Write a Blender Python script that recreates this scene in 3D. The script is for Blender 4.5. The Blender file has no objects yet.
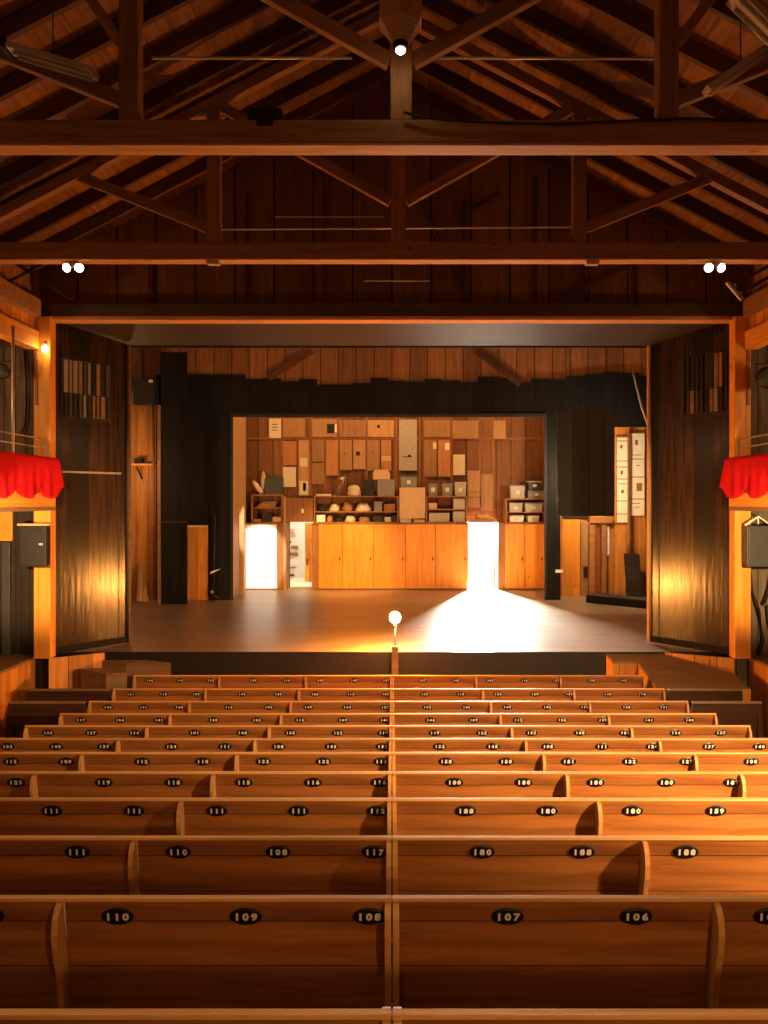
import bpy, bmesh, math, random
from mathutils import Vector, Matrix
random.seed(7)
R = math.radians
SC = bpy.context.scene
COL = SC.collection

# ---------------------------------------------------------------- camera frame
F = 760.0            # focal length in pixels of the 768x1024 frame
CX, CY = 392.0, 500.0
ZC = 3.56            # eye height
ZS = 1.10            # stage level
def wx(px, y): return (px - CX) / F * y
def wz(py, y): return ZC + (CY - py) / F * y
def P(px, py, y): return Vector((wx(px, y), y, wz(py, y)))

cam = bpy.data.cameras.new('camera')
camo = bpy.data.objects.new('camera', cam); COL.objects.link(camo)
cam.sensor_width = 36.0; cam.sensor_fit = 'AUTO'
cam.lens = 36.0 * F / 1024.0
cam.shift_x = -(CX - 384.0) / 1024.0
cam.shift_y = -(512.0 - CY) / 1024.0
cam.clip_start = 0.05; cam.clip_end = 200
camo.location = (0, 0, ZC); camo.rotation_euler = (R(90), 0, 0)
SC.camera = camo

# ---------------------------------------------------------------- materials
MATS = {}
def new_mat(name):
    m = bpy.data.materials.new(name); m.use_nodes = True
    MATS[name] = m
    nt = m.node_tree
    return m, nt, nt.nodes['Principled BSDF']
def lk(nt, a, b): nt.links.new(a, b)
def math_node(nt, op, a, b=None, c=None):
    n = nt.nodes.new('ShaderNodeMath'); n.operation = op
    for i, v in enumerate((a, b, c)):
        if v is None: continue
        if isinstance(v, (int, float)): n.inputs[i].default_value = v
        else: lk(nt, v, n.inputs[i])
    return n.outputs[0]
def mixc(nt, fac, a, b, mode='MIX'):
    n = nt.nodes.new('ShaderNodeMix'); n.data_type = 'RGBA'; n.blend_type = mode
    if isinstance(fac, (int, float)): n.inputs[0].default_value = fac
    else: lk(nt, fac, n.inputs[0])
    for v, i in ((a, 6), (b, 7)):
        if isinstance(v, tuple): n.inputs[i].default_value = (*v[:3], 1)
        else: lk(nt, v, n.inputs[i])
    return n.outputs[2]
def coords(nt, rnd=True):
    tc = nt.nodes.new('ShaderNodeTexCoord')
    if not rnd: return tc.outputs['Object']
    oi = nt.nodes.new('ShaderNodeObjectInfo')
    va = nt.nodes.new('ShaderNodeVectorMath'); va.operation = 'ADD'
    cm = nt.nodes.new('ShaderNodeCombineXYZ')
    r37 = math_node(nt, 'MULTIPLY', oi.outputs['Random'], 37.0)
    for i in range(3): lk(nt, r37, cm.inputs[i])
    lk(nt, tc.outputs['Object'], va.inputs[0]); lk(nt, cm.outputs[0], va.inputs[1])
    return va.outputs[0]

def wood(name, dark, light, grain='X', rough=0.5, boards=None, across='Z', gap=0.012, tint=0.25, spec=0.35, knots=True, bump=0.25):
    """wood with grain along one axis; boards = width of the planks it is laid in, counted along `across`"""
    m, nt, b = new_mat(name)
    co = coords(nt, rnd=boards is None)
    mp = nt.nodes.new('ShaderNodeMapping')
    s = {'X': (0.7, 9, 9), 'Y': (9, 0.7, 9), 'Z': (9, 9, 0.7)}[grain]
    mp.inputs['Scale'].default_value = s
    tint_v = None
    if boards:
        sp = nt.nodes.new('ShaderNodeSeparateXYZ'); lk(nt, co, sp.inputs[0])
        q = math_node(nt, 'DIVIDE', sp.outputs['XYZ'.index(across)], boards)
        cell = math_node(nt, 'FLOOR', q)
        fr = math_node(nt, 'FRACT', q)
        wn = nt.nodes.new('ShaderNodeTexWhiteNoise'); wn.noise_dimensions = '1D'; lk(nt, cell, wn.inputs['W'])
        tint_v = wn.outputs['Value']
        d = math_node(nt, 'MINIMUM', fr, math_node(nt, 'SUBTRACT', 1.0, fr))
        gapm = math_node(nt, 'LESS_THAN', d, gap / boards * 0.5)
        va = nt.nodes.new('ShaderNodeVectorMath'); va.operation = 'ADD'
        cm = nt.nodes.new('ShaderNodeCombineXYZ')
        off = math_node(nt, 'MULTIPLY', tint_v, 23.0)
        for i in range(3): lk(nt, off, cm.inputs[i])
        lk(nt, co, va.inputs[0]); lk(nt, cm.outputs[0], va.inputs[1]); co = va.outputs[0]
    else:
        oi = nt.nodes.new('ShaderNodeObjectInfo'); tint_v = oi.outputs['Random']
    lk(nt, co, mp.inputs['Vector'])
    n1 = nt.nodes.new('ShaderNodeTexNoise'); n1.inputs['Scale'].default_value = 1.6
    n1.inputs['Detail'].default_value = 7; n1.inputs['Roughness'].default_value = 0.62; n1.inputs['Distortion'].default_value = 0.7
    lk(nt, mp.outputs[0], n1.inputs['Vector'])
    cr = nt.nodes.new('ShaderNodeValToRGB')
    cr.color_ramp.elements[0].position = 0.3; cr.color_ramp.elements[0].color = (*dark, 1)
    cr.color_ramp.elements[1].position = 0.7; cr.color_ramp.elements[1].color = (*light, 1)
    lk(nt, n1.outputs['Fac'], cr.inputs[0])
    c = cr.outputs[0]
    tv = math_node(nt, 'ADD', math_node(nt, 'MULTIPLY', tint_v, 2 * tint), 1.0 - tint)
    cm2 = nt.nodes.new('ShaderNodeCombineXYZ')
    for i in range(3): lk(nt, tv, cm2.inputs[i])
    c = mixc(nt, 1.0, c, cm2.outputs[0], 'MULTIPLY')
    if knots:
        vo = nt.nodes.new('ShaderNodeTexVoronoi'); vo.inputs['Scale'].default_value = 1.1
        mp2 = nt.nodes.new('ShaderNodeMapping')
        mp2.inputs['Scale'].default_value = {'X': (1.2, 3.0, 3.0), 'Y': (3, 1.2, 3), 'Z': (3, 3, 1.2)}[grain]
        lk(nt, co, mp2.inputs[0]); lk(nt, mp2.outputs[0], vo.inputs['Vector'])
        kn = math_node(nt, 'LESS_THAN', vo.outputs['Distance'], 0.06)
        c = mixc(nt, math_node(nt, 'MULTIPLY', kn, 0.55), c, tuple(v * 0.3 for v in dark))
    if boards:
        c = mixc(nt, gapm, c, tuple(v * 0.12 for v in dark))
    lk(nt, c, b.inputs['Base Color'])
    b.inputs['Roughness'].default_value = rough
    b.inputs['Specular IOR Level'].default_value = spec
    bp = nt.nodes.new('ShaderNodeBump'); bp.inputs['Strength'].default_value = bump; bp.inputs['Distance'].default_value = 0.01
    lk(nt, n1.outputs['Fac'], bp.inputs['Height']); lk(nt, bp.outputs[0], b.inputs['Normal'])
    return m

def plain(name, col, rough=0.5, metal=0.0, var=0.15, scale=8, spec=0.4):
    m, nt, b = new_mat(name)
    n1 = nt.nodes.new('ShaderNodeTexNoise'); n1.inputs['Scale'].default_value = scale; n1.inputs['Detail'].default_value = 4
    lk(nt, coords(nt), n1.inputs['Vector'])
    lo = tuple(max(0, v * (1 - var)) for v in col); hi = tuple(min(1, v * (1 + var)) for v in col)
    lk(nt, mixc(nt, n1.outputs['Fac'], lo, hi), b.inputs['Base Color'])
    b.inputs['Roughness'].default_value = rough; b.inputs['Metallic'].default_value = metal
    b.inputs['Specular IOR Level'].default_value = spec
    return m
def glow(name, col, strength):
    m, nt, b = new_mat(name)
    b.inputs['Base Color'].default_value = (*col, 1)
    b.inputs['Emission Color'].default_value = (*col, 1); b.inputs['Emission Strength'].default_value = strength
    return m

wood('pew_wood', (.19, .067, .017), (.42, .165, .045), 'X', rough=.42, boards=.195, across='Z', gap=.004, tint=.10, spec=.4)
wood('pew_lit_edge', (.55, .27, .085), (.80, .46, .18), 'X', rough=.6, tint=.1, knots=False, spec=.2)  # paler than the pews: light on the rail tops put into the colour
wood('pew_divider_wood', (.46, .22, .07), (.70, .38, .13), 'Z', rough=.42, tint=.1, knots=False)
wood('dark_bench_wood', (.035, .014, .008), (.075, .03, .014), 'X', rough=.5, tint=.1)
wood('beam_wood', (.19, .092, .038), (.38, .19, .082), 'X', rough=.65, tint=.15)
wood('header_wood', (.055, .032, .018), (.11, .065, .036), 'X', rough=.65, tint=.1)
wood('lit_underside_wood', (.42, .20, .075), (.68, .36, .14), 'X', rough=.6, tint=.1)  # pale colour painting in the light on the undersides of the beams
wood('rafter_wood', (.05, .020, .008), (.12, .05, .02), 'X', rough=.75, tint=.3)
wood('roof_boards', (.12, .050, .018), (.27, .122, .046), 'Y', rough=.8, boards=.55, across='X', gap=.006, tint=.4)
wood('gable_boards', (.13, .060, .024), (.24, .112, .045), 'Z', rough=.7, boards=.62, across='X', gap=.03, tint=.22)
wood('honey_wood', (.62, .24, .03), (.90, .40, .055), 'Z', rough=.5, tint=.08)
wood('honey_wood_x', (.60, .235, .03), (.88, .39, .055), 'Y', rough=.5, tint=.08)
wood('honey_boards', (.42, .16, .028), (.66, .27, .05), 'Z', rough=.55, boards=.26, across='Y', gap=.01, tint=.2)
wood('fascia_boards', (.42, .165, .03), (.68, .30, .06), 'Z', rough=.55, boards=.3, across='X', gap=.01, tint=.2)
wood('cabinet_wood', (.62, .215, .026), (.86, .345, .045), 'Z', rough=.4, tint=.12)
wood('cabinet_frame_wood', (.20, .08, .025), (.34, .14, .045), 'Z', rough=.5, tint=.12)
wood('back_wall_boards', (.14, .055, .020), (.24, .10, .036), 'Z', rough=.65, boards=.42, across='X', gap=.02, tint=.25)
wood('loft_boards', (.16, .07, .026), (.32, .15, .058), 'Z', rough=.7, boards=.44, across='X', gap=.022, tint=.3)
wood('side_boards', (.22, .09, .03), (.40, .18, .065), 'Z', rough=.65, boards=.3, across='Y', gap=.014, tint=.25)
wood('plywood', (.32, .175, .075), (.46, .265, .125), 'Z', rough=.6, tint=.25, knots=False)
wood('red_plywood', (.34, .15, .06), (.48, .22, .09), 'Z', rough=.6, tint=.2, knots=False)
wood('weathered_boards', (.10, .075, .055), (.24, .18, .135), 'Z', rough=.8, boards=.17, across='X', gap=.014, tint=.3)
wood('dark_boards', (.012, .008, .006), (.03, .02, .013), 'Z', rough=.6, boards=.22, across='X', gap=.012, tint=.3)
wood('brown_ply', (.17, .095, .045), (.28, .165, .085), 'X', rough=.5, tint=.1, knots=False)
wood('hall_floor', (.10, .045, .02), (.18, .08, .035), 'X', rough=.5, boards=.14, across='Y', gap=.006, tint=.2)
wood('soffit_paint', (.026, .018, .012), (.05, .034, .022), 'X', rough=.55, tint=.05, knots=False)
wood('wall_shelf_wood', (.26, .11, .035), (.42, .19, .065), 'X', rough=.5, tint=.15, knots=False)
# black-painted boards: paint worn thin in streaks so that the wood grain shows
def worn_black(name, across, width):
    m, nt, b = new_mat(name)
    tc = nt.nodes.new('ShaderNodeTexCoord'); co = tc.outputs['Object']
    sp = nt.nodes.new('ShaderNodeSeparateXYZ'); lk(nt, co, sp.inputs[0])
    q = math_node(nt, 'DIVIDE', sp.outputs['XYZ'.index(across)], width)
    fr = math_node(nt, 'FRACT', q)
    d = math_node(nt, 'MINIMUM', fr, math_node(nt, 'SUBTRACT', 1.0, fr))
    gap = math_node(nt, 'LESS_THAN', d, .006 / width)
    wn = nt.nodes.new('ShaderNodeTexWhiteNoise'); wn.noise_dimensions = '1D'; lk(nt, math_node(nt, 'FLOOR', q), wn.inputs['W'])
    mp = nt.nodes.new('ShaderNodeMapping'); mp.inputs['Scale'].default_value = (14, 14, .9); lk(nt, co, mp.inputs[0])
    n1 = nt.nodes.new('ShaderNodeTexNoise'); n1.inputs['Scale'].default_value = 1.3; n1.inputs['Detail'].default_value = 6
    lk(nt, mp.outputs[0], n1.inputs['Vector'])
    wear = math_node(nt, 'MULTIPLY', n1.outputs['Fac'], math_node(nt, 'ADD', math_node(nt, 'MULTIPLY', wn.outputs['Value'], .5), .55))
    cr = nt.nodes.new('ShaderNodeValToRGB')
    cr.color_ramp.elements[0].position = .30; cr.color_ramp.elements[0].color = (.006, .0045, .0035, 1)
    cr.color_ramp.elements[1].position = .75; cr.color_ramp.elements[1].color = (.055, .023, .007, 1)
    lk(nt, wear, cr.inputs[0])
    lk(nt, mixc(nt, gap, cr.outputs[0], (.002, .002, .002)), b.inputs['Base Color'])
    b.inputs['Roughness'].default_value = .24; b.inputs['Specular IOR Level'].default_value = .45
    bp = nt.nodes.new('ShaderNodeBump'); bp.inputs['Strength'].default_value = .3; bp.inputs['Distance'].default_value = .012
    lk(nt, n1.outputs['Fac'], bp.inputs['Height']); lk(nt, bp.outputs[0], b.inputs['Normal'])
worn_black('worn_black', 'X', .33)
wood('black_boards', (.006, .006, .006), (.014, .014, .0135), 'Z', rough=.75, boards=.5, across='X', gap=.014, tint=.3, knots=False, spec=.15)
plain('black_paint', (.009, .008, .007), .7, spec=.15)
plain('charcoal_boards', (.034, .035, .034), .7, spec=.15)
plain('stage_front_black', (.012, .010, .009), .6)
# stage floor: painted boards, scuffed, running towards the back
wood('stage_floor_paint', (.20, .14, .09), (.33, .245, .165), 'X', rough=.36, boards=.16, across='Y', gap=.005, tint=.12, knots=False, spec=.5, bump=.1)
plain('plate_black', (.006, .005, .005), .35)
plain('digit_white', (.78, .72, .62), .5, var=.05)
plain('red_cloth', (.55, .008, .014), .9, var=.08, spec=.1)
plain('steel', (.42, .38, .32), .35, metal=.7)
plain('pipe_steel', (.55, .46, .36), .4, metal=.3)
plain('dark_iron', (.03, .028, .026), .45, metal=.4)
plain('grey_plastic', (.045, .05, .052), .5)
plain('grey_case', (.20, .20, .19), .5)
plain('pale_bin', (.42, .39, .34), .35)
plain('lamp_housing', (.52, .44, .34), .4, metal=.2)
plain('white_paint', (.86, .83, .77), .45, var=.04)
plain('paper', (.72, .62, .46), .8, var=.08)
plain('cream_paper', (.78, .70, .54), .8, var=.1)
plain('cardboard', (.58, .38, .20), .8, var=.08)
plain('pale_cloth', (.62, .52, .40), .9, var=.2)
plain('brown_cloth', (.28, .15, .07), .9, var=.3)
plain('dark_cloth', (.02, .018, .017), .9)
plain('rubber', (.012, .011, .010), .6)
plain('white_plaster', (.85, .82, .74), .8, var=.05)
plain('pale_ground', (.60, .56, .48), .9, var=.1)
plain('rope', (.30, .22, .15), .9)
glow('ghost_bulb', (1.0, .36, .065), 2800)
glow('warm_bulb', (1.0, .70, .36), 45)
glow('flood_glow', (1.0, .84, .62), 26)

# ---------------------------------------------------------------- mesh helpers
class MB:
    def __init__(self): self.v = []; self.f = []; self.s = []
    def add(self, vs, fs, smooth=False):
        n = len(self.v); self.v += [tuple(p) for p in vs]
        self.f += [tuple(i + n for i in f) for f in fs]; self.s += [smooth] * len(fs)
        return self
    def box(self, x0, x1, y0, y1, z0, z1):
        return self.hull([(x0, y0, z0), (x1, y0, z0), (x1, y1, z0), (x0, y1, z0), (x0, y0, z1), (x1, y0, z1), (x1, y1, z1), (x0, y1, z1)])
    def hull(self, p):      # eight corners, bottom ring then top ring
        return self.add(p, [(3, 2, 1, 0), (4, 5, 6, 7), (0, 1, 5, 4), (1, 2, 6, 5), (2, 3, 7, 6), (3, 0, 4, 7)])
    def prism(self, ring, vec):  # closed ring of points swept by vec
        n = len(ring); v = Vector(vec)
        a = [Vector(p) for p in ring]; b = [p + v for p in a]
        return self.add(a + b, [tuple(range(n - 1, -1, -1)), tuple(range(n, 2 * n))] +
                        [(i, (i + 1) % n, (i + 1) % n + n, i + n) for i in range(n)])
    def tube(self, pts, r, n=8, cap=True):
        pts = [Vector(p) for p in pts]; rs = r if isinstance(r, (list, tuple)) else [r] * len(pts)
        vs, fs = [], []
        for i, p in enumerate(pts):
            d = (pts[min(i + 1, len(pts) - 1)] - pts[max(i - 1, 0)]).normalized()
            u = d.cross(Vector((0, 0, 1)))
            if u.length < 1e-3: u = d.cross(Vector((0, 1, 0)))
            u.normalize(); w = d.cross(u)
            for k in range(n):
                a = 2 * math.pi * k / n
                vs.append(p + (u * math.cos(a) + w * math.sin(a)) * rs[i])
        for i in range(len(pts) - 1):
            for k in range(n):
                a, b = i * n + k, i * n + (k + 1) % n
                fs.append((a, b, b + n, a + n))
        if cap:
            fs.append(tuple(range(n))[::-1]); fs.append(tuple(range((len(pts) - 1) * n, len(pts) * n)))
        return self.add(vs, fs, True)
    def lathe(self, prof, c=(0, 0, 0), n=16, axis='Z'):
        vs, fs = [], []
        for (r, h) in prof:
            for k in range(n):
                a = 2 * math.pi * k / n; x, y = r * math.cos(a), r * math.sin(a)
                q = {'Z': (x, y, h), 'Y': (x, h, y), 'X': (h, x, y)}[axis]
                vs.append((q[0] + c[0], q[1] + c[1], q[2] + c[2]))
        for i in range(len(prof) - 1):
            for k in range(n):
                a, b = i * n + k, i * n + (k + 1) % n
                fs.append((a, b, b + n, a + n))
        fs.append(tuple(range(n))[::-1]); fs.append(tuple(range((len(prof) - 1) * n, len(prof) * n)))
        return self.add(vs, fs, True)
    def ball(self, c, r, n=14, sq=(1, 1, 1)):
        prof = [(max(1e-4, math.sin(math.pi * i / 10)) * r, -math.cos(math.pi * i / 10) * r) for i in range(11)]
        k = len(self.v); self.lathe(prof, (0, 0, 0), n)
        for i in range(k, len(self.v)):
            p = self.v[i]; self.v[i] = (p[0] * sq[0] + c[0], p[1] * sq[1] + c[1], p[2] * sq[2] + c[2])
        return self
    def mesh(self, name, mat):
        me = bpy.data.meshes.new(name); me.from_pydata(self.v, [], self.f)
        for p, s in zip(me.polygons, self.s): p.use_smooth = s
        if isinstance(mat, str): mat = MATS[mat]
        me.materials.append(mat)
        bm = bmesh.new(); bm.from_mesh(me); bmesh.ops.recalc_face_normals(bm, faces=bm.faces); bm.to_mesh(me); bm.free()
        return me
    def obj(self, name, mat, parent=None, bevel=0):
        return link(name, self.mesh(name, mat), parent, bevel)

def link(name, me, parent=None, bevel=0):
    o = bpy.data.objects.new(name, me); COL.objects.link(o)
    if parent is not None: attach(o, parent)
    if bevel:
        b = o.modifiers.new('Bevel', 'BEVEL'); b.width = bevel; b.segments = 2; b.limit_method = 'ANGLE'
    return o
def world_of(o):
    m = Matrix.LocRotScale(o.location, o.rotation_euler, o.scale)
    return (world_of(o.parent) @ o.matrix_parent_inverse @ m) if o.parent else m
def attach(o, parent):     # keeps the child where it stands in the world
    o.parent = parent; o.matrix_parent_inverse = world_of(parent).inverted()
def tag(o, label=None, cat=None, group=None, kind=None):
    if label: o['label'] = label
    if cat: o['category'] = cat
    if group: o['group'] = group
    if kind: o['kind'] = kind
    return o
def thing(name, loc, label, cat, group=None, rz=0, kind=None):
    o = bpy.data.objects.new(name, None); COL.objects.link(o)
    o.location = loc; o.rotation_euler = (0, 0, rz); o.empty_display_size = .1
    return tag(o, label, cat, group, kind)
def struct(name, mb, mat, label=None, cat=None, parent=None, bevel=0):
    o = mb.obj(name, mat, parent, bevel)
    return tag(o, label, cat, None, 'structure')
def bar(name, p0, p1, w, h, mat, parent=None, bevel=.008, up=(0, 0, 1)):
    """squared timber from p0 to p1 with its grain along its length (w across, h in the up direction)"""
    p0, p1 = Vector(p0), Vector(p1); d = p1 - p0; L = d.length; d.normalize()
    u = Vector(up); s = u.cross(d)
    if s.length < 1e-3: s = Vector((0, 1, 0)).cross(d)
    s.normalize(); t = d.cross(s)
    o = MB().box(0, L, -w / 2, w / 2, -h / 2, h / 2).obj(name, mat, None, bevel)
    m = Matrix((d, s, t)).transposed().to_4x4(); m.translation = p0
    o.location = m.to_translation(); o.rotation_euler = m.to_euler()
    if parent is not None: attach(o, parent)
    return o
def rod(name, pts, r, mat, parent=None, n=8): return MB().tube(pts, r, n).obj(name, mat, parent)
def copy_tree(src, loc, rz=None):
    c = src.copy(); COL.objects.link(c); c.location = loc
    if rz is not None: c.rotation_euler = (0, 0, rz)
    for ch in [o for o in src.children]:
        d = ch.copy(); COL.objects.link(d); d.parent = c
        for g in ch.children:
            e = g.copy(); COL.objects.link(e); e.parent = d
    return c

# ================================================================= THE SETTING
XW = 6.6          # hall side walls
YB = -4.5         # back wall behind the last rows
YG = 12.0         # gable wall over the stage opening
YR = 21.45        # rear wall of the stage
HR = 6.42; SL = .52   # roof: height of the underside at the ridge above eye, and slope
def roof_z(x): return ZC + HR - SL * abs(x)

# --- raked floor in shallow treads, one per row of seats
TOP = [1.44, 1.56, 1.70, 1.84, 1.98, 2.12, 2.27, 2.40, 2.51, 2.59, 2.64, 2.65]
PITCH = .85; Y0 = 2.13; PEW_H = .88
def row_y(k): return Y0 + PITCH * k
def row_floor(k): return ZC - TOP[k] - PEW_H
ring = [(YB - .1, -.3), (YB - .1, ZC - 1.44 - PEW_H + .95)]
ring += [(YB - .1, row_floor(0) + .14 * 6)]
ring = [(YB - .1, -.3)]
for k in range(-7, 12):
    z = row_floor(k) if k >= 0 else row_floor(0) - .125 * k
    y0 = max(YB - .1, row_y(k) - .14); y1 = row_y(k) + .71
    if k == 11: y1 = 12.3
    ring += [(y0, z), (y1, z)]
ring += [(12.3, -.3)]
struct('floor', MB().prism([(-XW, y, z) for y, z in ring], (2 * XW, 0, 0)), 'hall_floor', 'dark wooden raked hall floor under the rows of pews', 'floor')

# --- stage platform
struct('floor_stage', MB().box(-6.5, 6.5, 12.32, YR + .05, 0, ZS), 'stage_floor_paint', 'scuffed grey brown stage floor', 'floor')
struct('trim_1', MB().box(-4.62, 3.42, 12.30, 12.318, .02, ZS - .004), 'stage_front_black', 'black board face under the stage edge', 'stage front')
# --- hall side walls, back wall
for s, nm in ((-1, 'left'), (1, 'right')):
    struct('wall_' + nm, MB().box(min(s * XW, s * (XW + .15)), max(s * XW, s * (XW + .15)), YB, 12.1, -.3, ZC + 4), 'side_boards',
           f'board side wall of the hall on the {nm}', 'wall')
struct('wall_back', MB().box(-XW - .15, XW + .15, YB - .15, YB, -.3, ZC + HR + .4), 'gable_boards', 'board wall at the rear of the hall', 'wall')

# --- roof: two boarded slopes with common rafters hung under them
def slope_board(s):
    x0, x1 = 0, s * (XW + .3); t = .06
    r = [(x0, YB - .2, roof_z(x0) + .15), (x1, YB - .2, roof_z(x1) + .15), (x1, YB - .2, roof_z(x1) + .15 + t), (x0, YB - .2, roof_z(x0) + .15 + t)]
    return MB().prism(r, (0, YG + .3 - YB + .2, 0))
for s, nm in ((-1, 'left'), (1, 'right')):
    rf = struct('ceiling_' + nm, slope_board(s), 'roof_boards', f'boarded {nm} slope of the open roof with rafters beneath', 'roof')
    n = 0
    y = 3.9
    while y < 11.9:
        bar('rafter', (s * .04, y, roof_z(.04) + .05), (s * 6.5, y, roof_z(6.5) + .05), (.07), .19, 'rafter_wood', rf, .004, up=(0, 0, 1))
        y += .70 + random.uniform(-.05, .05)
struct('trim_2', MB().box(-.03, .03, YB, YG, roof_z(0) - .08, roof_z(0) + .16), 'beam_wood', 'ridge board along the top of the roof', 'ridge board')

# --- gable wall above the stage opening (triangle top), with studs
zb = ZC + 2.90
ring = [(-XW, YG, zb), (XW, YG, zb), (XW, YG, roof_z(XW) + .2), (0, YG, roof_z(0) + .2), (-XW, YG, roof_z(XW) + .2)]
gw = struct('wall_front', MB().prism(ring, (0, .1, 0)), 'gable_boards', 'dark board gable wall above the stage opening', 'wall')
for px, top, w in ((151, 262, .07), (247, 196, .05), (464, 200, .05), (535, 178, .06), (636, 262, .05), (324, 150, .04), (586, 250, .05)):
    x = wx(px, YG - .03)
    bar('stud', (x, YG - .028, zb + .02), (x, YG - .028, min(wz(top, YG), roof_z(x) - .1)), w, .05, 'rafter_wood', gw, .004, up=(0, 1, 0))
for a, b in (((500, 193), (460, 215)), ((420, 200), (470, 304)), ((640, 262), (560, 296))):
    pa, pb = P(a[0], a[1], YG - .03), P(b[0], b[1], YG - .03)
    bar('brace', pa, (pb.x, pb.y, max(pb.z, zb + .05)), .05, .05, 'rafter_wood', gw, .004, up=(0, 1, 0))
# front wall beside the stage opening (behind the boxes)
for s, nm in ((-1, 'left'), (1, 'right')):
    xs = sorted((s * 5.40, s * (XW)))
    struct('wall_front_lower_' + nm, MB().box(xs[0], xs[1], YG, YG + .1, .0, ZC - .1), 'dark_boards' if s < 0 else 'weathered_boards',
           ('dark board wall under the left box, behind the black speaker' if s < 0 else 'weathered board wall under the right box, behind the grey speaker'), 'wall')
    struct('wall_front_upper_' + nm, MB().box(xs[0], xs[1], YG, YG + .1, ZC - .1, zb), 'weathered_boards',
           f'weathered grey board wall at the back of the {nm} box', 'wall')

# header beam and painted soffit over the opening
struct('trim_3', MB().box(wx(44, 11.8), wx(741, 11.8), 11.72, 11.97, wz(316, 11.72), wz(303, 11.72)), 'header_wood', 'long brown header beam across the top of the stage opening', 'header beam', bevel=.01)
MB().box(wx(44, 11.8), wx(741, 11.8), 11.71, 11.97, wz(320, 11.72), wz(316.3, 11.72)).obj('lit_underside', 'lit_underside_wood', bpy.data.objects['trim_3'], .004)  # pale strip added as the lit underside of the header
z0, z1 = ZC + 2.845, ZC + 2.66
struct('ceiling_soffit', MB().hull([(-5.42, 11.98, z0), (5.40, 11.98, z0), (4.9, 13.14, z1), (-4.95, 13.14, z1),
                                     (-5.42, 11.98, z0 + .05), (5.40, 11.98, z0 + .05), (4.9, 13.14, z1 + .05), (-4.95, 13.14, z1 + .05)]),
       'soffit_paint', 'sloping grey brown soffit under the header beam', 'soffit')
struct('trim_4', MB().box(-4.95, 4.9, 13.145, 13.2, z1 - .02, z1 + .3), 'black_paint', 'black edge board behind the soffit', 'edge board')

# --- stage house: side walls, ceiling, rear wall with two doorways
HS = ZC + 4.5
for s, nm in ((-1, 'left'), (1, 'right')):
    xs = sorted((s * 6.5, s * 6.6))
    struct('wall_stage_' + nm, MB().box(xs[0], xs[1], 12.1, YR + .1, 0, HS), 'side_boards', f'brown board side wall of the stage on the {nm}', 'wall')
struct('ceiling_stage', MB().box(-6.6, 6.6, 12.1, YR + .1, HS, HS + .1), 'gable_boards', 'dark board ceiling above the stage', 'ceiling')

YC = 20.8                      # front of the cabinets along the rear wall
zl = wz(522.6, YC)             # cabinet height = lintel height of the rear doorways
DA0, DA1 = wx(286.5, YC), wx(311, YC)     # passage left of the cabinets
DB0, DB1 = wx(468.8, YC), wx(497, YC)     # outside door right of the cabinets
rw = MB()
for x0, x1, za, zz in ((-6.6, DA0, 0, HS), (DA0, DA1, zl, HS), (DA1, DB0, 0, HS), (DB0, DB1, zl, HS), (DB1, 6.6, 0, HS)):
    rw.box(x0, x1, YR, YR + .1, za if za else ZS - .2, zz)
rear = struct('wall_stage_rear', rw, 'back_wall_boards', 'brown board rear wall of the stage behind the cabinets', 'wall')
for px in (282, 310.5, 325, 338.7, 366.6, 396, 420, 451.5, 480, 493):
    x = wx(px, YR)
    MB().box(x - .035, x + .035, YR - .03, YR - .002, wz(496, YR), wz(417, YR) + .5).obj('stud', 'cabinet_frame_wood', rear)
MB().box(-4.2, 4.2, YR - .034, YR - .002, wz(439.6, YR), wz(437.4, YR)).obj('rail', 'cabinet_frame_wood', rear)

# mid-stage partition: black below, bare boards above, wide opening through to the rear
YM = 18.7
X1, X2 = wx(232, YM), wx(545.5, YM)
zo = wz(417, YM)
zblk = wz(379, YM)
# black lower part
pm = MB()
dl0, dl1, dzt = wx(185.5, YM), wx(208.5, YM), wz(525, YM)
xa, xb, xc, xe = wx(156, YM), wx(560.5, YM), wx(652, YM), 6.5
zt2 = wz(427, YM)
for x0, x1, za, zz in ((xa, dl0, ZS, zo), (dl0, dl1, dzt, zo), (dl1, X1, ZS, zo), (X2, xb, ZS, zo), (xb, xc, zt2, zo), (xc, xe, ZS, zo), (xa, xe, zo, zblk - .25)):
    pm.box(x0, x1, YM, YM + .06, za, zz)
# ragged painted top edge, each board painted to a height of its own
x = xa; i = 0
while x < xe - .01:
    w = min(.44, xe - x)
    hgt = random.uniform(-.1, .16)
    if x < wx(232, YM): hgt = .16
    if x > wx(575, YM): hgt = .12 + .1 * math.sin((x - 4.4) * 1.8)
    pm.box(x, x + w, YM, YM + .06, zblk - .25, zblk + hgt - .05)
    x += w; i += 1
mid = struct('wall_stage_middle', pm, 'black_boards', 'black painted partition across the stage with a wide central opening', 'wall')
lf = MB().box(-6.5, 6.5, YM + .065, YM + .1, zblk - .3, HS - .01)
struct('wall_stage_loft', lf, 'loft_boards', 'bare brown boards above the black partition', 'wall')
for a, b in (((268, 378), (312, 350)), ((476, 350), (520, 384))):
    pa, pb = P(a[0], a[1], YM - .05), P(b[0], b[1], YM - .05)
    bar('brace', pa, pb, .16, .08, 'rafter_wood', mid, .006, up=(0, 1, 0))
# thin casing boards round the central opening
MB().box(X1 - .03, X1 + .03, YM - .03, YM - .002, ZS, zo).obj('casing', 'charcoal_boards', mid)
MB().box(X2 - .03, X2 + .03, YM - .03, YM - .002, ZS, zo).obj('casing', 'charcoal_boards', mid)
MB().box(X1 - .03, X2 + .03, YM - .03, YM - .002, zo, zo + .08).obj('casing', 'charcoal_boards', mid)
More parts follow.
